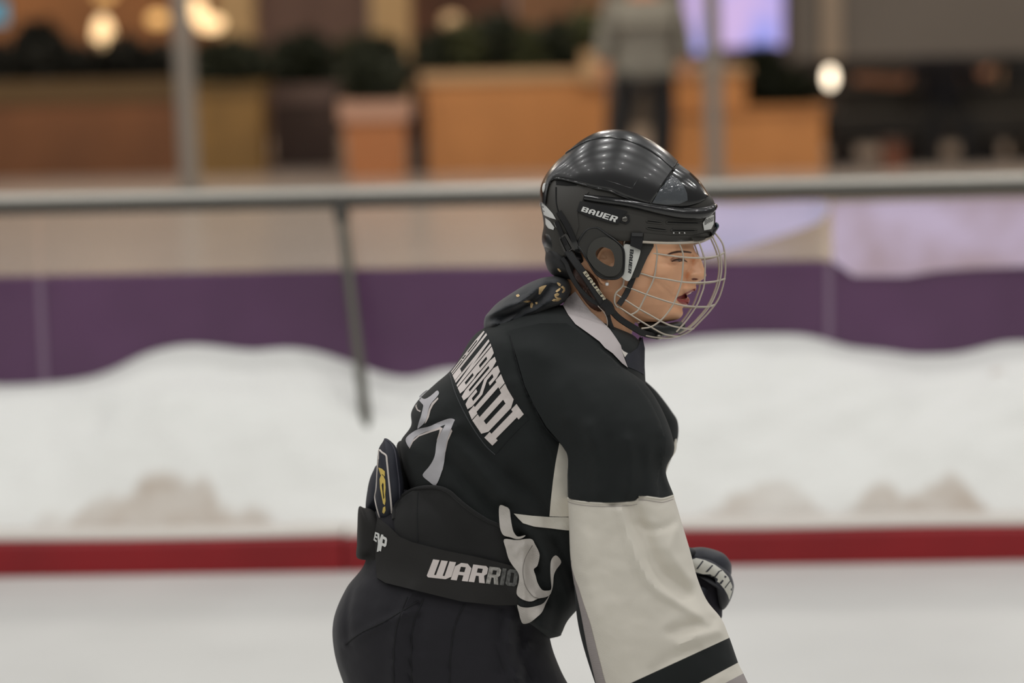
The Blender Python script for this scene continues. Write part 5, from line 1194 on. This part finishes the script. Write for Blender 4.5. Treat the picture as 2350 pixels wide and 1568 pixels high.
# --- straps
def strap(name, pts, wd, m=STRAP, th=2.4, n=40): V, F = ribbon_uvw(pts, wd, th, n); return emit(name, V, F, m, helmet)
strap('rear_strap', [(1290, 592, 108), (1300, 606, 110), (1306, 622, 112), (1318, 646, 112), (1334, 668, 110), (1356, 688, 108), (1382, 702, 108)], 11)
sstrap = strap('side_strap', [(1302, 575, 118), (1322, 604, 124), (1340, 630, 124), (1360, 660, 120), (1380, 690, 116), (1394, 710, 114)], 18)
for k, ch in enumerate('BAUER'):
    a0 = k / 5 * .97 + .01; a1 = (k + 1) / 5 * .97 - .01
    letters('strap_letter', ch, mat('strap_print', (190, 182, 158), .6), sstrap, quadmap((1344, 620.5), (1393.5, 690), (1387.5, 692.5), (1337, 625)), lambda u, v: lerp_tab([(1320, 124), (1345, 123.5), (1360, 120), (1395, 115)], u), off=3, th=2, bounds=[(a0, a1)], sp=8)
strap('chin_strap', [(1388, 690, 116), (1400, 708, 112), (1420, 730, 100), (1450, 750, 84), (1480, 766, 60), (1510, 772, 30)], 15)
strap('throat_strap', [(1392, 702, 116), (1398, 735, 108), (1408, 760, 102), (1422, 785, 92), (1436, 803, 76), (1448, 808, 54)], 10)
strap('strap_joint', [(1384, 694, 119), (1396, 704, 118), (1402, 722, 115)], 24, BLKP, 5)
strap('cheek_strap', [(1456, 628, 108), (1448, 650, 104), (1436, 676, 102), (1420, 700, 106)], 13)
tube_w('thin_cord', [P(1372, 702, 116), P(1388, 720, 116), P(1394, 738, 112), P(1392, 754, 108)], 1.0 * S, mat('cord_grey', (170, 160, 150), .6), helmet, n=20)

# --- wire cage
WIRE = mat('cage_wire', (190, 180, 166), .45, metal=.4, bump=(200, .1, .0004))
uf = [(540, 1640), (560, 1650), (580, 1661), (600, 1664), (635, 1666), (665, 1660), (690, 1650), (712, 1630), (735, 1608), (750, 1592), (765, 1580), (775, 1560)]
def cw(u, v, W=102):
    x = max(0, (u - 1435) / (lerp_tab(uf, v) - 1435)); return W * math.sqrt(max(0, 1 - min(1, x) ** 2.3))
cage_parts = []
def wire(pl, r=2.0, full=False, mirror=True, n=None, ws=None):
    q = cr([(p[0], p[1], p[2] if len(p) > 2 else cw(p[0], p[1])) for p in pl], n or max(14, len(pl) * 6))
    pts = [P(*p) for p in q]
    cage_parts.append(tube_w(None, pts, r * S, None, sides=8))
    if mirror: cage_parts.append(tube_w(None, [mirror_pt(p) for p in pts], r * S, None, sides=8))
wire([(1473, 555.5, 117), (1502, 557, 111), (1535, 558, 100), (1570, 557.5, 83), (1600, 555, 58), (1620, 550, 36), (1636, 543, 0)], 3.0)
wire([(1446, 549, 116), (1436, 551, 114), (1432, 560, 110), (1431, 600, 106), (1431.6, 643, 104), (1427, 659, 103), (1413, 674, 104), (1410.6, 695, 104), (1418, 706, 103)], 2.4)
V1 = [(1504, 555.5), (1508, 582), (1506, 605), (1502.4, 632), (1494, 655), (1483, 676), (1467, 708.5), (1457, 718), (1446, 723)]
V2_ = [(1558, 557), (1567.5, 584), (1567, 612), (1564.6, 641.5), (1557, 670), (1544.5, 699), (1529, 722), (1512, 739), (1493, 750.6), (1472, 754)]
V3 = [(1604, 556), (1613, 582), (1618, 605), (1616, 653), (1608, 680), (1600, 699), (1586, 721), (1571, 741), (1552, 762)]
V4 = [(1634, 540, 30), (1650, 576.5, 34), (1656, 610, 34), (1653, 640, 34), (1645, 668, 33), (1630, 700, 32), (1608, 728, 30), (1583, 752, 28), (1560, 765, 26)]
for q in (V1, V2_, V3, V4): wire(q)
wire([(1640, 534, 0), (1654, 552, 0), (1661, 569, 0), (1664.5, 600, 0), (1664, 630, 0), (1658, 660, 0), (1648, 687.5, 0), (1630, 713, 0), (1609.5, 735, 0), (1583, 760, 0), (1556, 771, 0)], mirror=False)
wire([(1470, 579), (1502, 582), (1535, 586.5), (1567.5, 590.5), (1611.5, 592), (1645, 588), (1662, 580, 0)])
wire([(1452, 625), (1475, 629), (1498.6, 636), (1530, 641), (1563.6, 647), (1600, 649), (1640, 646), (1663.5, 640, 0)])
wire([(1430.7, 657), (1455, 665), (1483, 676), (1515, 687), (1544.5, 696), (1581, 703), (1622, 704), (1640, 700, 0)])
wire([(1415, 676), (1440, 692), (1468, 710), (1493, 724), (1517.7, 738), (1545, 749), (1580, 755), (1592, 754, 0)])
wire([(1410.6, 699), (1428, 710), (1446, 722), (1470, 737), (1493, 750.6), (1521.5, 766), (1545, 771), (1560, 771, 0)])
wire([(1472, 768, 60), (1500, 774, 50), (1530, 776, 35), (1556, 772, 0)], 1.8)
cage = mesh_obj('face_cage', *cage_parts[0], WIRE, helmet, label='bare metal wire face cage')
for q in cage_parts[1:]: mesh_obj('wire', *q, WIRE, cage, sharp=60)
# chin cup under the jaw
V, F = pillow_uvw([(1466, 742), (1500, 738), (1530, 742), (1558, 738), (1572, 744), (1570, 756), (1550, 766), (1524, 772), (1496, 770), (1472, 762)], (1520, 754), 48, 0, a=3, M=50, rings=10); emit('chin_cup', V, F, mat('cup_black', (34, 36, 36), .5), helmet)
V, F = pillow_uvw([(1506, 768), (1514, 765), (1520, 770), (1518, 778), (1510, 779), (1505, 774)], (1512, 772), 12, 30, M=20, rings=5); emit('cup_rivet', V, F, STEEL, helmet)
# clips: white side plate with black clip, front J-clip
plate = [(1433, 562), (1442, 561), (1456, 566), (1468, 572), (1469, 582), (1462, 604), (1454, 624), (1446, 642), (1439, 645), (1428, 638), (1424, 628), (1426, 600), (1430, 576)]
pw = lambda u, v: 114 - .05 * (u - 1430)
splate = patch('side_plate', [cr(plate, 50, True)], mat('plate_white', (206, 206, 200), .35), helmet, None, off=3, th=7, sp=6, wf=pw)
patch('side_plate', [cr(plate, 50, True)], mat('plate_white', (206, 206, 200), .35), helmet, None, off=3, th=7, sp=6, wf=pw, mirror=True)
for k, ch in enumerate('BAUER'):
    letters('plate_letter', ch, mat('dark_print', (38, 40, 42), .5), splate, quadmap((1454.5, 573), (1448, 629), (1441.5, 626.5), (1446, 571.5)), pw, off=4, th=1.6, bounds=[(k / 5 + .012, (k + 1) / 5 - .012)], sp=8)
patch('clip', [[(1449, 534), (1474, 534), (1476, 545), (1474, 562), (1470, 574), (1446, 564), (1448, 548)]], BLKP, helmet, None, off=8, th=12, sp=6, wf=lambda u, v: 116, both=True)
patch('clip_bar', [[(1450, 534), (1475, 535), (1475, 543), (1450, 542)]], mat('clip_gloss', (60, 60, 60), .2), helmet, None, off=11, th=4, sp=6, wf=lambda u, v: 116, both=True)
patch('clip_arm', [[(1476, 556), (1492, 558), (1488, 580), (1474, 610), (1464, 622), (1468, 596), (1474, 576)]], FOAM, helmet, None, off=0, th=6, sp=6, wf=lambda u, v: 112 - .25 * (u - 1462), both=True)
c_ = P(1632, 536, 0)
ftag = patch('front_tag', [[(1613, 512), (1621, 500), (1630, 495), (1638.5, 493), (1638, 514), (1632, 526), (1616, 529)]], WH, helmet, [shell_s], off=3.5, th=5, sp=4, default=20, both=True)
for k, ch in enumerate('BAU'): letters('tag_letter', ch, mat('dark_print2', (110, 110, 108), .5), ftag, quadmap((1617, 505), (1638, 497), (1637, 507), (1617, 517)), hw, off=4.4, th=1.5, bounds=[(k / 3 + .02, (k + 1) / 3 - .03)], sp=6)
for q, cc, m_ in (([(1622, 532), (1634, 524), (1646, 514), (1649, 522), (1642, 534), (1634, 546), (1620, 546)], (1634, 533), BLKP), ([(1643, 510), (1649, 514), (1650, 522), (1645, 526), (1641, 518)], (1646, 518), mat('clip_teal', (30, 52, 66), .3)), ([(1630, 528), (1634, 526), (1635, 534), (1631, 536)], (1632, 531), STEEL)):
    V, F = pillow_uvw(q, cc, 16, 0, a=3, M=24, rings=6); emit('front_clip', V, F, m_, helmet)

# ------------------------------------------------------------------ far hand in its glove
glove = empty('hockey_glove', 'navy padded hockey glove with a white lettered cuff band', 'glove', P(1630, 1340, -120))
GN = mat('glove_navy', (36, 38, 48), .55, bump=(200, .2, .001), sheen=.1); GN2 = mat('glove_dark', (24, 25, 30), .6)
def gp(name, o_, c, H, w0, m, **kw): V, F = pillow_uvw(o_, c, H, w0, M=60, rings=12, a=kw.pop('a', 3), **kw); s_ = Skin(V, F); emit(name, V, F, m, glove); return s_
gp('cuff_roll', [(1560, 1262), (1585, 1258), (1612, 1256), (1640, 1262), (1662, 1272), (1676, 1290), (1679, 1305), (1674, 1325), (1640, 1330), (1590, 1310), (1560, 1300)], (1620, 1290), 55, -128, GN)
gp('cuff_roll', [(1566, 1262), (1580, 1256), (1594, 1262), (1598, 1272), (1590, 1280), (1566, 1280)], (1582, 1270), 30, -96, GN2)
gp('palm', [(1575, 1300), (1620, 1310), (1655, 1335), (1662, 1360), (1658, 1400), (1653, 1420), (1620, 1400), (1590, 1360), (1570, 1330)], (1620, 1355), 46, -128, mat('glove_inner', (40, 38, 48), .8))
b_s = gp('cuff_band', [(1560, 1278), (1585, 1272), (1604, 1272), (1630, 1278), (1656, 1296), (1674, 1314), (1683, 1336), (1684, 1352), (1678, 1374), (1668, 1392), (1658, 1400), (1652, 1396), (1660, 1378), (1662, 1362), (1654, 1346), (1640, 1332), (1616, 1320), (1590, 1314), (1566, 1312)], (1640, 1322), 58, -112, GN)
gp('cuff_edge', [(1590, 1314), (1616, 1318), (1640, 1330), (1660, 1348), (1670, 1366), (1671, 1386), (1660, 1400), (1652, 1394), (1656, 1376), (1650, 1358), (1634, 1340), (1610, 1326)], (1648, 1352), 44, -96, GN2)
gw = lambda u, v: near_w([b_s], u, v, -70)
bt = [(1578, 1288), (1598, 1281), (1618, 1286), (1640, 1296), (1658, 1309), (1672, 1325), (1680, 1344), (1682, 1352)]; bb_ = [(1578, 1306), (1592, 1312), (1612, 1318), (1632, 1326), (1650, 1338), (1662, 1352), (1670, 1366), (1674, 1378)]
def gm(a, b): p = along(bb_, a); q = along(bt, a); return p[0] + (q[0] - p[0]) * b - 0, p[1] + (q[1] - p[1]) * b
wband = patch('white_band', [bt + list(reversed(bb_))], mat('band_white', (206, 204, 194), .5), glove, [b_s], off=1.2, th=3, sp=5, default=-70)
DP = mat('band_gap', (34, 36, 46), .6)
for q in ([(1612, 1287), (1615, 1288), (1602, 1306), (1597, 1307)], [(1634, 1297), (1637, 1298), (1624, 1313), (1619, 1313)], [(1656, 1308), (1658, 1310), (1652, 1312), (1644, 1323), (1636, 1327), (1634, 1326), (1641, 1322), (1649, 1311)], [(1664, 1321), (1668, 1324), (1665, 1327), (1662, 1325)], [(1658, 1331), (1661, 1333), (1655, 1341), (1651, 1339)], [(1676, 1332), (1677, 1334), (1664, 1351), (1663, 1349)]):
    patch('band_letter', [q], DP, wband, [b_s], off=2.2, th=2, sp=4, default=-70)
# five fingers closed below the palm
for k, (u0, v0, L_) in enumerate(((1628, 1400, 60), (1612, 1392, 66), (1596, 1380, 64), (1584, 1364, 54))):
    tube_w('finger', [P(u0, v0, -110 - k * 14), P(u0 + 14, v0 + L_ * .45, -104 - k * 14), P(u0 + 4, v0 + L_ * .85, -108 - k * 14), P(u0 - 14, v0 + L_, -116 - k * 14)], 14 * S, GN, glove, n=14, sides=12, rad=[15 * S, 15 * S, 13 * S, 9 * S])
tube_w('thumb', [P(1610, 1350, -80), P(1600, 1385, -72), P(1604, 1415, -80), P(1616, 1436, -90)], 14 * S, GN, glove, n=14, sides=12, rad=[15 * S, 15 * S, 13 * S, 10 * S])

# near hand in its glove, below the frame
glove2 = empty('hockey_glove', 'navy padded hockey glove at the end of the near sleeve', 'glove', P(1640, 1780, 190))
V, F = loft_uvw([(1470, 1740, 1722, 1600, 84, 194), (1500, 1800, 1756, 1668, 92, 192), (1530, 1850, 1776, 1740, 84, 190)], rows=20, M=40); emit('cuff_roll', V, F, GN, glove2)
V, F = loft_uvw([(1540, 1840, 1766, 1740, 64, 190), (1590, 1900, 1780, 1800, 60, 190), (1640, 1950, 1784, 1868, 50, 188), (1670, 1968, 1770, 1900, 30, 186)], rows=24, M=40); emit('hand_back', V, F, GN2, glove2)
for k in range(4):
    u0 = 1668 + k * 30; v0 = 1955 - k * 26; L_ = (70, 80, 78, 64)[k]
    tube_w('finger', [P(u0 - 14, v0 - 16, 190), P(u0 + 10, v0 + L_ * .4, 196), P(u0 - 6, v0 + L_ * .8, 180), P(u0 - 34, v0 + L_, 160)], 1, GN, glove2, n=14, sides=12, rad=[17 * S, 17 * S, 15 * S, 10 * S])
tube_w('thumb', [P(1590, 1890, 220), P(1606, 1930, 246), P(1640, 1966, 244), P(1668, 1984, 226)], 1, GN, glove2, n=14, sides=12, rad=[16 * S, 17 * S, 15 * S, 10 * S])
